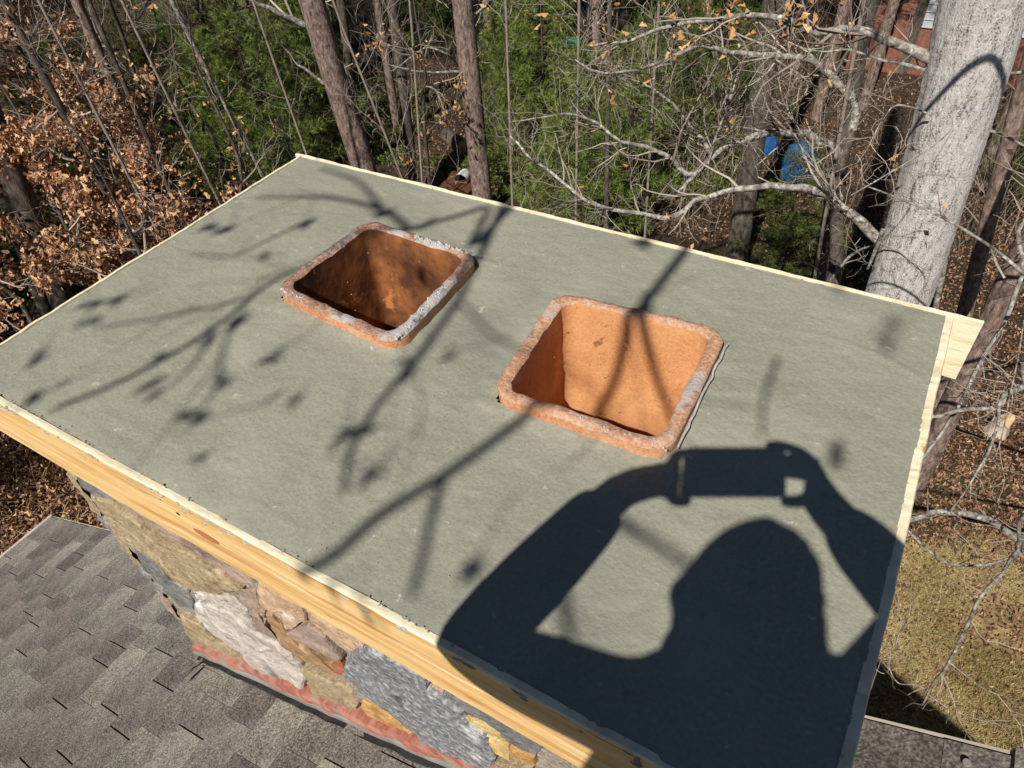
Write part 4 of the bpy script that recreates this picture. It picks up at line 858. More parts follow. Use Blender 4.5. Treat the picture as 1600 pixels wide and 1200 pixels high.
# --- pines
def pine_mesh(H, Rb, seed, dens=1.0, nm_=None):
    mt = MB(); mt.tube([(0, 0, -.1), (.03, 0, H * .5), (0, 0, H)], [.05 * H / 4, .03 * H / 4, .008], 7)
    mn = MB(); V = []; Vv = []
    z = .35
    while z < H:
        f = 1 - z / H; nb = rng.integers(5, 8)
        for b in range(nb):
            a = rng.uniform(0, 6.28); L = Rb * (f ** .75 + .08) * rng.uniform(.65, 1.15); d = np.array([math.cos(a), math.sin(a), rng.uniform(.0, .4)])
            bp = wander(np.array([0, 0, z]), d, L, 7, .18, .04); mt.tube(bp, np.linspace(.012, .004, 7), 3, .2)
            nt_ = int(L * 16 * dens) + 4
            for _ in range(nt_):
                u = rng.uniform(.25, 1) * 6; i = min(int(u), 5); p = bp[i] + (bp[i + 1] - bp[i]) * (u - i); t = unit(bp[i + 1] - bp[i] + rng.normal(0, .55, 3) * np.linalg.norm(bp[i + 1] - bp[i]))
                off = t * rng.uniform(0, .16); p = p + off + rng.normal(0, .035, 3)
                nn = 11; dd = rng.normal(0, .75, (nn, 3)) + t * 1.3; dd /= np.linalg.norm(dd, axis=1)[:, None]
                ln = rng.uniform(.07, .13, nn)[:, None]; side = np.cross(dd, rng.normal(0, 1, (nn, 3))); side /= np.linalg.norm(side, axis=1)[:, None]
                V.append(np.stack([p + side * .0042, p - side * .0042, p + dd * ln], 1)); Vv.append(np.repeat(np.clip(rng.normal(.5, .22) + rng.normal(0, .15, nn), 0, 1), 3))
        z += rng.uniform(.2, .32)
    V = np.concatenate(V).reshape(-1, 3); mn.add(V, None, np.arange(len(V)).reshape(-1, 3), np.concatenate(Vv))
    return mt.mesh('trunk', dark_bark, smooth=True), mn.mesh('needles', nm_ or needle_m)
PM = [pine_mesh(4.2, 1.5, 1, 2), pine_mesh(3.2, 1.3, 2, 2.2), pine_mesh(5.6, 1.8, 3, 1.5), pine_mesh(3.6, 1.45, 4, 2.4, bright_needle_m)]
def pine(label, px, py, dep, v, s=1, group=None):
    p = PD(px, py, dep); h = [4.2, 3.2, 5.6, 3.6][v] * s; g = np.array([p[0], p[1], float(gz(p[0], p[1]))])
    t = thing('young_pine', label, 'tree', g, group); t.scale = (s, s, s); t.rotation_euler = (0, 0, rng.uniform(0, 6.28))
    link('trunk', PM[v][0], t); nn = link('needles', PM[v][1], t); nn['kind'] = 'stuff'
    return t
PG = 'young green pines in the woods'
pine('bright green young pine left of the arching limbs, in full sun', 850, 200, 13.5, 3, 1.1, PG)
pine('bright green pine close behind the crown at the middle', 915, 290, 12.5, 3, 1, PG)
pine('small bright pine right of the straight brown trunk', 800, 150, 16, 3, 1, PG)
pine('dark green pine behind the crooked understory tree', 1030, 220, 15, 0, 1, PG)
pine('green pine behind the pinkish brown trunk', 1110, 160, 17, 1, 1.1, PG)
pine('green pine filling the gap left of the left pine trunk', 400, 170, 14, 3, 1.1, PG)
pine('green pine behind the sparse tan leaves at the upper left', 300, 50, 16, 1, 1.15, PG)
pine('low green pine behind the far left corner', 450, 230, 12.5, 1, .9, PG)
pine('green pine half hidden by russet leaves at left', 120, 190, 14, 1, 1.1, PG)
pine('dark pine high in the background right of centre', 980, 20, 22, 2, 1, PG)
pine('green pine beyond the brick house corner', 1290, 20, 26, 2, 1.1, PG)
pine('pine in the shade beside the oak', 1240, 330, 11.5, 1, .75, PG)
pine('small pine at the far right behind the trunks', 1640, 250, 13, 1, .9, PG)
pine('pine at the left edge in deep shade', -40, 330, 13, 2, 1, PG)
# tall pines added for shade: unseen crowns above the frame darken the woods behind
for k, (a_g, d_g, s_) in enumerate([(8, 18, 1.45), (17, 21, 1.55), (25, 19, 1.5), (33, 20, 1.6), (41, 18, 1.5), (50, 20, 1.5), (60, 19, 1.5), (29, 20, 1.6), (13, 22, 1.6), (46, 21, 1.6), (38, 26, 1.7), (21, 27, 1.7), (5, 19, 1.4), (68, 20, 1.5), (-4, 17, 1.4), (56, 22, 1.6), (76, 14, 1.2)]):
    x, y = CAM[:2] + np.array([-math.sin(R(a_g)), math.cos(R(a_g))]) * d_g; g = float(gz(x, y))
    t = thing('shade_pine', 'tall pine added for shade, its crown unseen above the picture', 'tree', (x, y, g), 'tall pines with crowns above the picture')
    tm = MB(); tm.tube([(x, y, g - .1), (x + .1, y, 0), (x, y, 8)], [.13, .1, .04], 10); part('trunk', tm, pine_bark, t, True)
    o = link('crown', PM[2][1], t, (0, 0, -g - .2)); o.scale = (s_ * 1.25, s_ * 1.25, s_); o.rotation_euler = (0, 0, k * 1.3); o['kind'] = 'stuff'
pine('bright pine just behind the back form board at the middle', 870, 340, 11.5, 3, .8, PG)
pine('bright pine right of the brightest one, crossed by a pale slim trunk', 985, 230, 13, 3, .95, PG)
pine('bright pine behind the brightest one, nearer the top', 835, 90, 18, 3, 1.1, PG)
pine('bright pine low behind the far left corner of the crown', 385, 270, 12, 3, .8, PG)
pine('bright pine between the leaning grey stem and the left pine trunk', 450, 70, 15.5, 3, 1.1, PG)
pine('bright pine showing through the thin tan leaves at left', 320, 110, 13.5, 3, 1, PG)
# unseen tall pines added off to the side to darken the left of the woods
for k, (x, y, s) in enumerate([(-9.5, -2.5, 1.9), (-13, -1.5, 2.1), (-12, 1.5, 1.7), (-16.5, 3, 2)]):
    t = thing('shade_pine', 'unseen tall dark pine added for shade beyond the left edge of the view', 'tree', (x, y, float(gz(x, y))), 'tall pines added for shade beyond the left edge'); t.scale = (s, s, s)
    link('trunk', PM[2][0], t); link('needles', PM[2][1], t)['kind'] = 'stuff'

# --- the deeper woods: repeated bare trees and saplings, shared meshes
def bare_mesh(H, r, lv=2):
    mt = MB(); P = wander(np.array([0, 0, -.2]), np.array([rng.normal(0, .06), rng.normal(0, .06), 1]), H, 16, .08, .02); mt.tube(P, np.linspace(r, r * .25, 16), 9)
    m = MB(); tips = []
    for k in range(int(H * 2.6)):
        i = int(rng.integers(3, 15)); d = rdir(); d[2] = rng.uniform(.1, .9); b = wander(P[i], d, rng.uniform(.8, 2.2), 7, .35, .05); m.tube(b, np.linspace(max(.01, r * .25), .006, 7), 4, rng.random()); twigs(m, b, .02, .006, 0, [.8, .4], [3, 3], tips, rmin=.004)
    lf = MB(); tp = np.array(tips); tp = tp[rng.random(len(tp)) < .12]; leaves(lf, np.repeat(tp, 2, 0) + rng.normal(0, .08, (len(tp) * 2, 3)), .09)
    return mt.mesh('trunk', dark_bark, smooth=True), m.mesh('twigs', twig_m), lf.mesh('foliage', leaf_m)
BMs = [bare_mesh(9, .11), bare_mesh(11, .15), bare_mesh(6, .05), bare_mesh(7.5, .07)]
def bare(x, y, v, lab, grp):
    t = thing('bare_tree', lab, 'tree', (x, y, float(gz(x, y))), grp); t.rotation_euler = (0, 0, rng.uniform(0, 6.28)); s = rng.uniform(.85, 1.2); t.scale = (s, s, s)
    for nme, me in zip(('trunk', 'twigs', 'foliage'), BMs[v]):
        o = link(nme, me, t)
        if nme != 'trunk': o['kind'] = 'stuff'
placed = 0
while placed < 115:
    ang = rng.uniform(R(-28), R(78)) if placed < 130 else rng.uniform(R(-60), R(95)); dist = rng.uniform(17, 46) if placed < 120 else rng.uniform(40, 75)
    d = np.array([-math.sin(ang + R(0)), math.cos(ang)]); x, y = CAM[:2] + d * dist
    if 19 < dist < 28 and -3 < x < 3: continue
    pxc = AX @ (np.array([x, y, -4.5]) - CAM); u_ = 800 + FPX * pxc[0] / max(pxc[2], .1)
    if (1310 < u_ < 1500 and dist < 24) or (1150 < u_ < 1290 and dist < 17.5): continue
    far = dist > 24; bare(x, y, int(rng.integers(4)), 'far bare trunk deep in the woods' if far else 'slim bare tree in the shaded middle of the woods', 'bare trees deep in the woods' if far else 'slim bare trees in the middle of the woods'); placed += 1
for k in range(44):   # undergrowth pines further back
    ang = rng.uniform(R(-30), R(75)); dist = rng.uniform(26, 60); x, y = CAM[:2] + np.array([-math.sin(ang), math.cos(ang)]) * dist; v = int(rng.integers(3)); s = rng.uniform(1, 1.7)
    if dist < 30 and -4 < x < 5: continue
    t = thing('pine_tree', 'dark pine far back in the woods', 'tree', (x, y, float(gz(x, y))), 'dark pines far back in the woods'); t.scale = (s, s, s); t.rotation_euler = (0, 0, rng.uniform(0, 6))
    link('trunk', PM[v][0], t); link('needles', PM[v][1], t)['kind'] = 'stuff'
k = 0
while k < 20:   # young pines through the middle distance
    ang = rng.uniform(R(-22), R(68)); dist = rng.uniform(13, 27); x, y = CAM[:2] + np.array([-math.sin(ang), math.cos(ang)]) * dist; pxc = AX @ (np.array([x, y, -5.5]) - CAM); u_ = 800 + FPX * pxc[0] / pxc[2]; v_ = 600 + FPX * pxc[1] / pxc[2]
    if (640 < u_ < 760 and dist < 18) or (1140 < u_ < 1290 and dist < 19) or (760 < u_ < 930 and dist > 19) or u_ > 1320: continue
    v = int(rng.integers(2)); s = rng.uniform(.5, .95); k += 1
    t = thing('young_pine', 'small shaded pine in the undergrowth of the middle woods', 'tree', (x, y, float(gz(x, y))), 'small pines in the undergrowth'); t.scale = (s, s, s); t.rotation_euler = (0, 0, rng.uniform(0, 6))
    link('trunk', PM[v][0], t); link('needles', PM[v][1], t)['kind'] = 'stuff'
# distant forest belt, reads as one mass
m = MB()
for k in range(420):
    a = rng.uniform(0, 6.28); d = rng.uniform(70, 190); x, y = math.cos(a) * d, math.sin(a) * d; h = rng.uniform(8, 15); z0 = float(gz(x, y)); nn = 40
    m.tube([(x, y, z0 - .3), (x, y, z0 + h)], [.25, .05], 4, .2)
    pz = rng.uniform(0, 1, nn) ** .8; rr = (1 - pz * .8) * h * .3 * np.sqrt(rng.random(nn)); th = rng.uniform(0, 6.28, nn)
    leaves(m, np.c_[x + rr * np.cos(th), y + rr * np.sin(th), z0 + h * (.25 + .75 * pz)], 1.4, 0, True, 0, .6)
single('distant_woods', m, [needle_m], (0, 0, -7), kind='stuff', label='dark wooded belt in the far distance', cat='woods')

# ------------------------------------------------------------------ ground cover
def scatter(n, fn):
    """random ground points inside the camera's cone"""
    out = []
    P = []
    while len(P) < n:
        px = rng.uniform(-60, 1660, 4000); py = rng.uniform(-40, 1230, 4000) 
        D = AX.T @ np.stack([(px - 800) / FPX, (py - 600) / FPX, np.ones(4000)]); D = D.T; t = (-6.7 - CAM[2]) / D[:, 2]; q = CAM + D * t[:, None]
        ok = fn(px, py, q); P += list(q[ok][:, :2])
    P = np.array(P[:n]); return np.c_[P, gz(P[:, 0], P[:, 1])]
def offslab(px, py): return (py < 235 + (px < 475) * (475 - px) * .62 + (px > 475) * (px - 475) * .242) | (px > 1320) | ((px < 260) & (py > 660))
lit = scatter(90000, lambda px, py, q: offslab(px, py) & ~((q[:, 0] > 1.6) & (q[:, 1] < 6.0)) & (q[:, 1] > -1) & (np.hypot(q[:, 0], q[:, 1]) < 45))
m = MB(); leaves(m, lit + [0, 0, .012], .064, 0, True); single('leaf_litter', m, litter_m, (0, 6, -6.6), kind='stuff', label='brown fallen leaves covering the woodland floor', cat='leaves')
lit = scatter(11000, lambda px, py, q: (px > 1320) & (q[:, 0] > 1.6) & (q[:, 1] < 8.2))
m = MB(); leaves(m, lit + [0, 0, .015], .05, 0, True); single('lawn_leaves', m, litter_m, (3, 5, -6.6), kind='stuff', label='small fallen leaves scattered on the dry lawn', cat='leaves')
gp = scatter(90000, lambda px, py, q: (px > 1320) & (q[:, 0] > 1.0) & (q[:, 1] < 7.6 ) & (fbm(q * [1, 1, 0], .8) * 2.2 + 5.6 > q[:, 1]))
n = len(gp); d = rng.normal(0, 1, (n, 3)); d[:, 2] = np.abs(d[:, 2]) * .5 + .25; d /= np.linalg.norm(d, axis=1)[:, None]; s = np.cross(d, rng.normal(0, 1, (n, 3))); s /= np.linalg.norm(s, axis=1)[:, None]
L_ = rng.uniform(.03, .09, n)[:, None]; V = np.stack([gp + s * .0045, gp - s * .0045, gp + d * L_], 1).reshape(-1, 3)
gv = np.clip(.5 + .7 * fbm(gp, 1.3) + .3 * fbm(gp, 6, 2) + rng.normal(0, .25, n), 0, 1)
m = MB(); m.add(V, None, np.arange(3 * n).reshape(-1, 3), np.repeat(gv, 3)); single('dry_grass', m, grass_m, (3, 4, -6.6), kind='stuff', label='patchy tan and olive dormant grass right of the chimney', cat='grass')
# dry weeds below the eave on the left
wp = scatter(1500, lambda px, py, q: (px < 300) & (py > 640) & (py < 950)); m = MB()
for p in wp:
    w = wander(p, np.array([rng.normal(0, .7), rng.normal(0, .7), .7]), rng.uniform(.2, .8), 5, .4, -.06); m.tube(w, np.linspace(.0055, .002, 5), 3, rng.random())
leaves(m, np.repeat(wp, 8, 0) + rng.normal(0, .14, (len(wp) * 8, 3)) + [0, 0, .1], .08)
single('dry_weeds', m, weed_m, tuple(wp.mean(0)), kind='stuff', label='tangle of dry brown weeds and leaves below the eave', cat='weeds')
# green ground cover patches in the woods
gp = scatter(26000, lambda px, py, q: offslab(px, py) & (px < 1250) & (fbm(q * [1, 1, 0], .28) > .12) & (np.hypot(q[:, 0], q[:, 1]) < 30) & (q[:, 1] > 4))
m = MB(); leaves(m, gp + [0, 0, .05], .09, -.6, True); single('green_ground_cover', m, needle_m, (-6, 12, -7), kind='stuff', label='dark green ivy-like patches on the woodland floor', cat='ground cover')
# brush of thin upright shoots
m = MB()
bp = scatter(1500, lambda px, py, q: offslab(px, py) & (py < 420) & ~((px > 1310) & (px < 1500) & (py < 210)) & ~((px > 1150) & (px < 1290) & (py > 190)) & (np.hypot(q[:, 0], q[:, 1]) < 42) & (q[:, 1] > 5)); tips = []
for p in bp:
    w = wander(p, np.array([rng.normal(0, .3), rng.normal(0, .3), 1]), rng.uniform(.8, 2.6), 6, .3, .02); m.tube(w, np.linspace(.009, .003, 6), 3, rng.random()); twigs(m, w, .006, .003, 0, [.5], [3], tips, rmin=.003)
lp = np.array(tips)[::3]; 
single('brush', m, mat('brush_bark', [(.3, (.06, .045, .035)), (.7, (.24, .19, .15))], 5, rough=.9, attr=.6), (-4, 12, -7), kind='stuff', label='thin bare shoots and brush all over the woodland floor', cat='brush')

# ------------------------------------------------------------------ things seen in the woods
hb = G(1440, 118)
bh = thing('brick_house', 'red brick house with pale siding glimpsed behind the top of the oak', 'house', (hb[0], hb[1], float(gz(hb[0], hb[1]))))
z0 = float(gz(hb[0], hb[1])) - .4; x0 = hb[0] - 2.1; y0 = hb[1]
m = MB(); m.box((x0, y0, z0), (x0 + 9, y0 + 7, z0 + 1.55)); part('brick_wall', m, brick_m, bh)
m = MB(); m.box((x0 + 1.75, y0 - .02, z0 + 1.55), (x0 + 9, y0 + 7, z0 + 4.6)); 
for k in range(14): m.box((x0 + 1.74, y0 - .04, z0 + 1.55 + k * .18), (x0 + 9.02, y0 - .021, z0 + 1.562 + k * .18 + .006))
part('siding', m, pale_siding, bh)
m = MB(); m.box((x0 + 1.5, y0 - .03, z0), (x0 + 1.75, y0 - .002, z0 + 2.6)); part('dark_gap_strip', m, dark_bark, bh)  # dark strip in place of the dark upright gap beside the siding
m = MB(); m.add([(x0 + 1.4, y0 - .5, z0 + 4.5), (x0 + 9.4, y0 - .5, z0 + 4.5), (x0 + 9.4, y0 + 3.5, z0 + 6.6), (x0 + 1.4, y0 + 3.5, z0 + 6.6), (x0 + 1.4, y0 + 7.5, z0 + 4.5), (x0 + 9.4, y0 + 7.5, z0 + 4.5)], [(0, 1, 2, 3), (3, 2, 5, 4)], [(0, 3, 4), (1, 5, 2)]); part('roof', m, SH[1], bh)
f = link('window', None, bh, (0, 0, 0)); m = MB(); wx = x0 + 3.6
for a in ((wx, z0 + 2.4, wx + .9, z0 + 2.48), (wx, z0 + 3.35, wx + .9, z0 + 3.43), (wx, z0 + 2.48, wx + .07, z0 + 3.35), (wx + .83, z0 + 2.48, wx + .9, z0 + 3.35)): m.box((a[0], y0 - .06, a[1]), (a[2], y0 - .003, a[3]))
part('frame', m, white_m, f); m = MB(); m.box((wx + .07, y0 - .055, z0 + 2.48), (wx + .83, y0 - .045, z0 + 3.35)); part('pane', m, glass_m, f)

pg = G(822, 34); pt = thing('pallet', 'pale wooden pallet propped up at the top of the woods', 'pallet', pg)
for k in range(4):
    m = MB(); m.box(pg + [-.62, 0, .12 + k * .22], pg + [.62, .03, .24 + k * .22]); part('slat', m, weathered, pt)
for dx in (-.55, 0, .5):
    m = MB(); m.box(pg + [dx, .031, 0], pg + [dx + .06, .13, .95]); part('bearer', m, weathered, pt)
def dome(m, c, rx, ry, h, k=20, seed=0, rough=.12, hollow=False):
    rings = []
    for f, zz in ((1, 0), (.97, .25), (.85, .6), (.6, .88), (.3, .98)):
        th = np.arange(k) * 2 * math.pi / k; p = np.c_[c[0] + rx * f * np.cos(th), c[1] + ry * f * np.sin(th), np.full(k, c[2] + h * zz)]
        p += (np.c_[vn(p * 3 + seed, 1), vn(p * 3 + seed + 4, 1), vn(p * 3 + seed + 9, 1)]) * rough * rx; rings.append(p)
    v = np.vstack(rings + [[[c[0], c[1], c[2] + h]]]); m.add(v, [(r * k + a, r * k + (a + 1) % k, (r + 1) * k + (a + 1) % k, (r + 1) * k + a) for r in range(4) for a in range(k)], [(4 * k + a, 4 * k + (a + 1) % k, 5 * k) for a in range(k)])
for (px, py, rx, h, lab) in [(1243, 276, .36, .75, 'crumpled blue tarp heap behind the arching limbs'), (1192, 232, .32, .35, 'smaller blue tarp heap left of the larger one')]:
    c = PD(px, py, 13); c = np.array([c[0], c[1], float(gz(c[0], c[1]))]); 
    c = G(px, py); m = MB(); dome(m, c, rx, .3, h, 26, px, .22); 
    for k in range(5):   # folds hanging from the top
        a = rng.uniform(0, 6.28); m.tube([c + [0, 0, h], c + [rx * .7 * math.cos(a), .25 * math.sin(a), h * .55], c + [rx * 1.05 * math.cos(a), .32 * math.sin(a), .02]], [.012, .02, .01], 5)
    single('tarp', m, blue_m, c, lab, 'tarp')
for (px, py, rx, lab) in [(890, 74, .55, 'green plastic sled lying on the leaves near the pallet'), (856, 58, .35, 'small round green plastic saucer left of the green sled')]:
    c = G(px, py); m = MB(); k = 22; th = np.arange(k) * 2 * math.pi / k
    pr = [(1, .14), (1.04, .13), (.9, .02), (.55, .0)]
    v = np.vstack([np.c_[c[0] + rx * f * np.cos(th), c[1] + rx * .55 * f * np.sin(th), np.full(k, c[2] + .05 + zz)] for f, zz in [(.55, .03), (.9, .05), (1, .16), (1.05, .155), (.93, .03), (.55, .0)]] + [[[c[0], c[1], c[2] + .08]]])
    m.add(v, [(r * k + a, r * k + (a + 1) % k, (r + 1) * k + (a + 1) % k, (r + 1) * k + a) for r in range(5) for a in range(k)], [(a, (a + 1) % k, 6 * k) for a in range(k)]); single('plastic_sled' if rx > .4 else 'plastic_saucer', m, teal_m, c, lab, 'sled' if rx > .4 else 'saucer', smooth=True)
c = G(728, 282); bk = thing('bucket', 'white plastic bucket lying at the foot of the straight pine', 'bucket', c); m = MB(); m.tube([c + [0, 0, .15], c + [.05, -.1, .17], c + [.1, -.33, .17]], [.12, .135, .15], 20); m.tube([c + [0, 0, .15], c + [.001, -.002, .15]], [.12, .001], 20); part('shell', m, white_m, bk, True)
m = MB(); th = np.linspace(0, math.pi, 12); m.tube([c + [.1 + .15 * math.cos(t), -.33 - .1 * math.sin(t), .17 + .02] for t in th], .006, 5); part('handle', m, metal_grey, bk, True)
c = G(705, 290); m = MB(); dome(m, c - [0, 0, .12], .8, .5, .3, 26, 3, .2); single('soil_mound', m, rust_soil, c, 'mound of red-brown soil left of the straight pine trunk', 'mound', smooth=True)
def cutlog(p, d, L, r, lab, grp=None, mt=dark_bark):
    d = unit(np.array(d, float)); t = thing('cut_log', lab, 'log', p, grp); m = MB(); q = [p + d * L * k / 5 + [0, 0, r] for k in range(6)]; m.tube(q, r * np.array([1, 1.03, .98, 1.02, .97, 1]), 14); part('bark', m, mt, t, True)
    for e, s in ((q[0], -1), (q[-1], 1)):
        m = MB(); m.tube([e + d * s * .001, e + d * s * .004], [r * .97, .001], 14); part('cut_face', m, cut_wood, t)
cutlog(G(700, 222), (.8, -.5, .05), .9, .17, 'pale cut log lying left of the straight pine trunk')
cutlog(G(715, 236), (.9, .3, 0), .5, .12, 'short cut log in front of the pale one')
c = G(1556, 676); t = thing('tree_stump', 'split tan tree stump standing on the leafy ground right of the crown', 'stump', c); m = MB(); k = 18
th = np.arange(k) * 2 * math.pi / k
v = []
for f, zz in ((1.5, -.05), (1.15, .08), (1, .25), (.97, .42)): v.append(np.c_[c[0] + .11 * f * np.cos(th) * (1 + .12 * np.sin(5 * th)), c[1] + .11 * f * np.sin(th) * (1 + .12 * np.sin(5 * th)), c[2] + np.full(k, zz * .6) + (.07 * np.sin(2 * th) if zz > .4 else 0)])
m.add(np.vstack(v), [(r * k + a, r * k + (a + 1) % k, (r + 1) * k + (a + 1) % k, (r + 1) * k + a) for r in range(3) for a in range(k)]); part('bark', m, weathered, t, True)
m = MB(); m.add(np.vstack([v[3] * 1.0, [c + [0, 0, .19]]]), None, [(a, (a + 1) % k, k) for a in range(k)]); part('cut_face', m, cut_wood, t)

# ------------------------------------------------------------------ photographer and phone (they throw the big shadow)
Rg, Up, Fw = AX[0], -AX[1], AX[2]
pc = CAM - Rg * .066 - Up * .009 - Fw * .0075
ph = thing('phone', 'black phone held level in both hands above the near end of the chimney', 'phone', pc)
def obox(m, c, hx, hy, hz, bev=.004):
    pr = []
    for s in ((-hz, 1), (-hz * .6, 0), (hz * .6, 0), (hz, 1)):
        z, b = s; th = []
        for cx, cy, a0 in ((hx - .009, hy - .009, 0), (-hx + .009, hy - .009, 90), (-hx + .009, -hy + .009, 180), (hx - .009, -hy + .009, 270)):
            for k in range(5): a = R(a0 + 22.5 * k); r = .009 - bev * .4 * b; th.append(c + Rg * (cx + r * math.cos(a)) + Up * (cy + r * math.sin(a)) + Fw * z)
        pr.append(np.array(th))
    n = 20; v = np.vstack(pr + [[c - Fw * hz], [c + Fw * hz]]); m.add(v, [(r * n + a, r * n + (a + 1) % n, (r + 1) * n + (a + 1) % n, (r + 1) * n + a) for r in range(3) for a in range(n)], [(a, (a + 1) % n, 4 * n) for a in range(n)] + [(3 * n + (a + 1) % n, 3 * n + a, 4 * n + 1) for a in range(n)])
m = MB(); obox(m, pc, .08, .0385, .0042); part('case', m, phone_m, ph)
m = MB(); obox(m, pc - Fw * .0046, .076, .035, .0003); part('screen', m, screen_m, ph)
m = MB()
for a, b in ((-.006, .010), (-.006, -.012), (-.024, 0)): q = CAM + Rg * a * 1.6 + Up * b * 1.3 - Fw * .003; m.tube([q, q - Fw * .001], [.0075, .007], 16)
part('lens', m, screen_m, ph)
def skin_obj(name, verts, edges, radii, matr, parent, sub=2, root=0):
    me = bpy.data.meshes.new(name); org = wl(parent); me.from_pydata([tuple(np.array(v) - org) for v in verts], edges, []); o = link(name + '_tmp', me)
    md = o.modifiers.new('s', 'SKIN'); sb = o.modifiers.new('b', 'SUBSURF'); sb.levels = sub; sb.render_levels = sub
    for i, r in enumerate(radii):
        sv = me.skin_vertices[0].data[i]; sv.radius = (r, r) if not isinstance(r, tuple) else r; sv.use_root = (i in (root if isinstance(root, (list, tuple)) else [root]))
    dg = bpy.context.evaluated_depsgraph_get(); em = bpy.data.meshes.new_from_object(o.evaluated_get(dg)); em.name = name; em.materials.clear(); em.materials.append(matr)
    em.polygons.foreach_set('use_smooth', np.ones(len(em.polygons), bool)); bpy.data.objects.remove(o); return link(name, em, parent)
def sh(px, py, t): return onz(px, py) + SUN * t
footz = lambda x: roofz(x) + .01
person = thing('person', 'photographer in dark jacket and jeans on the roof holding a phone in both hands', 'person', (1.52, -.8, roofz(1.52)))
head = sh(1168, 968, 1.42); neck = sh(1170, 1035, 1.30); chest = sh(1175, 1150, 1.16)
ls = sh(1000, 1138, 1.15); rs = sh(1345, 1150, 1.12)
le = sh(712, 1030, .84); lw = sh(968, 764, 1.10); re = sh(1455, 968, .98); rw = sh(1278, 778, 1.13)
lh = sh(1022, 735, 1.155); rh = sh(1222, 735, 1.165)
pel = np.array([1.53, -.78, .42]); waist = np.array([1.53, -.77, .58])
feet = [np.array([1.40, -.70, 0]), np.array([1.66, -.84, 0])]
for f_ in feet: f_[2] = footz(f_[0])
V = [pel, waist, chest, neck, head + [0, 0, -.06]]; E = [(0, 1), (1, 2), (2, 3), (3, 4)]; RR = [.09, .10, .115, .055, .05]
def chain(start, pts, rad):
    a = start
    for p, r in zip(pts, rad): V.append(np.array(p)); RR.append(r); E.append((a, len(V) - 1)); a = len(V) - 1
    return a
iw = chain(2, [ls, (ls + le) / 2, le, (le + lw) / 2, lw], [.045, .038, .036, .034, .032]); iw2 = chain(2, [rs, (rs + re) / 2, re, (re + rw) / 2, rw], [.045, .038, .036, .034, .030])
for i, f_ in enumerate(feet):
    hip = pel + [(-.09, .09)[i], 0, -.06]; kn = (hip + f_) / 2 + [0, .06, .02]; chain(0, [hip, kn, f_ + [0, -.01, .08], f_ + [0, .05, .03], f_ + [0, .14, .02]], [.065, .05, .035, .03, .025])
# palms and fingers in the same mesh
def hand(w, pend, wrist, base, side):
    """pend: end of the phone held; side: +1 right, -1 left"""
    palm = pc + Rg * side * (.106 if side < 0 else .122) - Up * .003 - Fw * .024; ip = chain(wrist, [palm], [.031 if side < 0 else .027])
    for k, (uo, L) in enumerate(((.040, 1), (.020, 1), (.006, .95), (-.004, .8))):
        if k == 0:   # forefinger along the upper edge of the phone
            P4 = [palm + Up * .022 - Rg * side * .006, pc + Rg * side * .096 + Up * .034 - Fw * .014, pc + Rg * side * .068 + Up * .044 - Fw * .009, pc + Rg * side * .045 + Up * .043 - Fw * .008]
            if side < 0: P4 = [palm + Up * .018, pc - Rg * .098 + Up * .028 - Fw * .012, pc - Rg * .086 + Up * .030, pc - Rg * .068 + Up * .027 + Fw * .012]
        else:        # the others curl round the end on to the far face
            P4 = [palm + Up * (uo * .7) - Rg * side * .004 + Fw * .004, pc + Rg * side * .098 + Up * uo * .9, pc + Rg * side * .090 + Up * uo + Fw * .0085, pc + Rg * side * .079 + Up * uo + Fw * (.0125 if side < 0 else .009)]
        chain(ip, P4, [.0100, .0092, .0082, .0070])
    t0 = palm - Up * .026 - Rg * side * .006; chain(ip, [t0, pc + Rg * side * .094 - Up * .043 - Fw * .016, pc + Rg * side * .066 - Up * .041 - Fw * .013], [.012, .0105, .0090])
hand(lw, pc - Rg * .08, iw, pc - Rg * .09 - Fw * .012, -1)
hand(rw, pc + Rg * .08, iw2, pc + Rg * .1 - Fw * .014, 1)
body = skin_obj('body', V, E, RR, skin_m, person, 1)
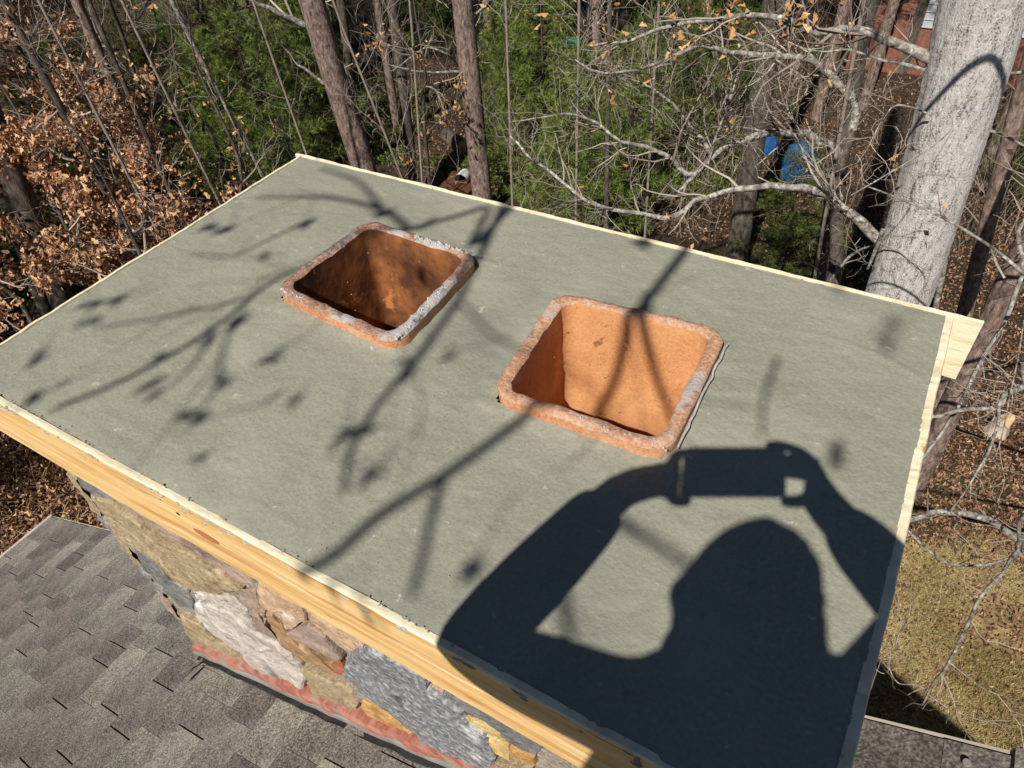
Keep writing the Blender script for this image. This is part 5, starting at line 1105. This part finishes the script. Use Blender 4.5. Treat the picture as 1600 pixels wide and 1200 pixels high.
# head: shaped ellipsoid with nose, ears, brow
def head_mesh():
    nu_, nv = 32, 24; th = np.linspace(0, 2 * math.pi, nu_, endpoint=False); ph_ = np.linspace(.02, math.pi - .02, nv)
    T, P_ = np.meshgrid(th, ph_, indexing='ij'); lx = .076 * np.sin(P_) * np.cos(T); ly = .098 * np.sin(P_) * np.sin(T); lz = .122 * np.cos(P_)
    jaw = np.clip(-lz / .12, 0, 1); lx *= 1 - .3 * jaw; ly *= 1 - .1 * jaw
    fr = np.exp(-((T - math.pi / 2) / .16) ** 2); ly += fr * (.022 * np.exp(-((lz + .015) / .022) ** 2)) - .006 * np.exp(-((np.abs(T - math.pi / 2) - .35) / .14) ** 2) * np.exp(-((lz - .012) / .014) ** 2)
    ly += .005 * np.exp(-((T - math.pi / 2) / .3) ** 2) * (np.exp(-((lz + .058) / .008) ** 2) + np.exp(-((lz + .074) / .008) ** 2))
    ear = (np.exp(-((T - 0.0) / .12) ** 2) + np.exp(-((T - 2 * math.pi) / .12) ** 2) + np.exp(-((T - math.pi) / .12) ** 2)) * np.exp(-((lz + .005) / .028) ** 2); lx += np.sign(np.cos(T)) * .008 * ear
    L = np.stack([lx, ly, lz], -1).reshape(-1, 3)
    tl = R(-16); c_, s_ = math.cos(tl), math.sin(tl); L = np.c_[L[:, 0], L[:, 1] * c_ - L[:, 2] * s_, L[:, 1] * s_ + L[:, 2] * c_]
    i = np.arange(nu_)[:, None] * nv + np.arange(nv - 1)[None]; i2 = ((np.arange(nu_) + 1) % nu_)[:, None] * nv + np.arange(nv - 1)[None]
    return L, np.stack([i, i2, i2 + 1, i + 1], -1).reshape(-1, 4)
L, q = head_mesh(); m = MB(); m.add(L + head, q); part('head', m, skin_m, person, True)
up_ = L[:, 2] * math.cos(R(-32)) - L[:, 1] * math.sin(R(-32)) * -1
hm = MB(); HL = L * [1.24, 1.16, 1.06] + fbm(L * 60, 1)[:, None] * .006; keepq = [f for f in q if (HL[f].mean(0)[2] - HL[f].mean(0)[1] * 1.1) > -.02]; hm.add(HL + head + [0, -.01, .008], keepq); part('hair', hm, hair_m, person, True)
# jacket with collar, trousers, boots
V = [pel + [0, 0, -.05], waist, chest, neck + (chest - neck) * .28]; E = [(0, 1), (1, 2), (2, 3)]; RR = [.165, .16, .15, .095]
chain(2, [chest * .42 + ls * .58, ls, (ls * .5 + le * .5), le, (le * .5 + lw * .5), lw + (le - lw) * .05], [.072, .064, .06, .056, .056, .046])
chain(2, [chest * .42 + rs * .58, rs, (rs * .5 + re * .5), re, (re * .5 + rw * .5), rw + (re - rw) * .12], [.1, .074, .06, .054, .05, .036])
skin_obj('jacket', V, E, RR, jacket_m, person, 2)
V = [pel + [0, 0, .08], pel]; E = [(0, 1)]; RR = [.12, .135]
for i, f_ in enumerate(feet):
    hip = pel + [(-.09, .09)[i], 0, -.06]; kn = (hip + f_) / 2 + [0, .06, .02]; chain(1, [hip + [0, 0, -.08], kn, f_ + [0, -.01, .11]], [.092, .075, .06])
skin_obj('trousers', V, E, RR, trouser_m, person, 2)
for f_ in feet:
    V = [f_ + [0, -.02, .13], f_ + [0, -.01, .05], f_ + [0, .07, .038], f_ + [0, .16, .03]]; E = [(0, 1), (1, 2), (2, 3)]; RR = [.05, .05, .045, .038]
    skin_obj('boot', V, E, RR, boot_m, person, 2)
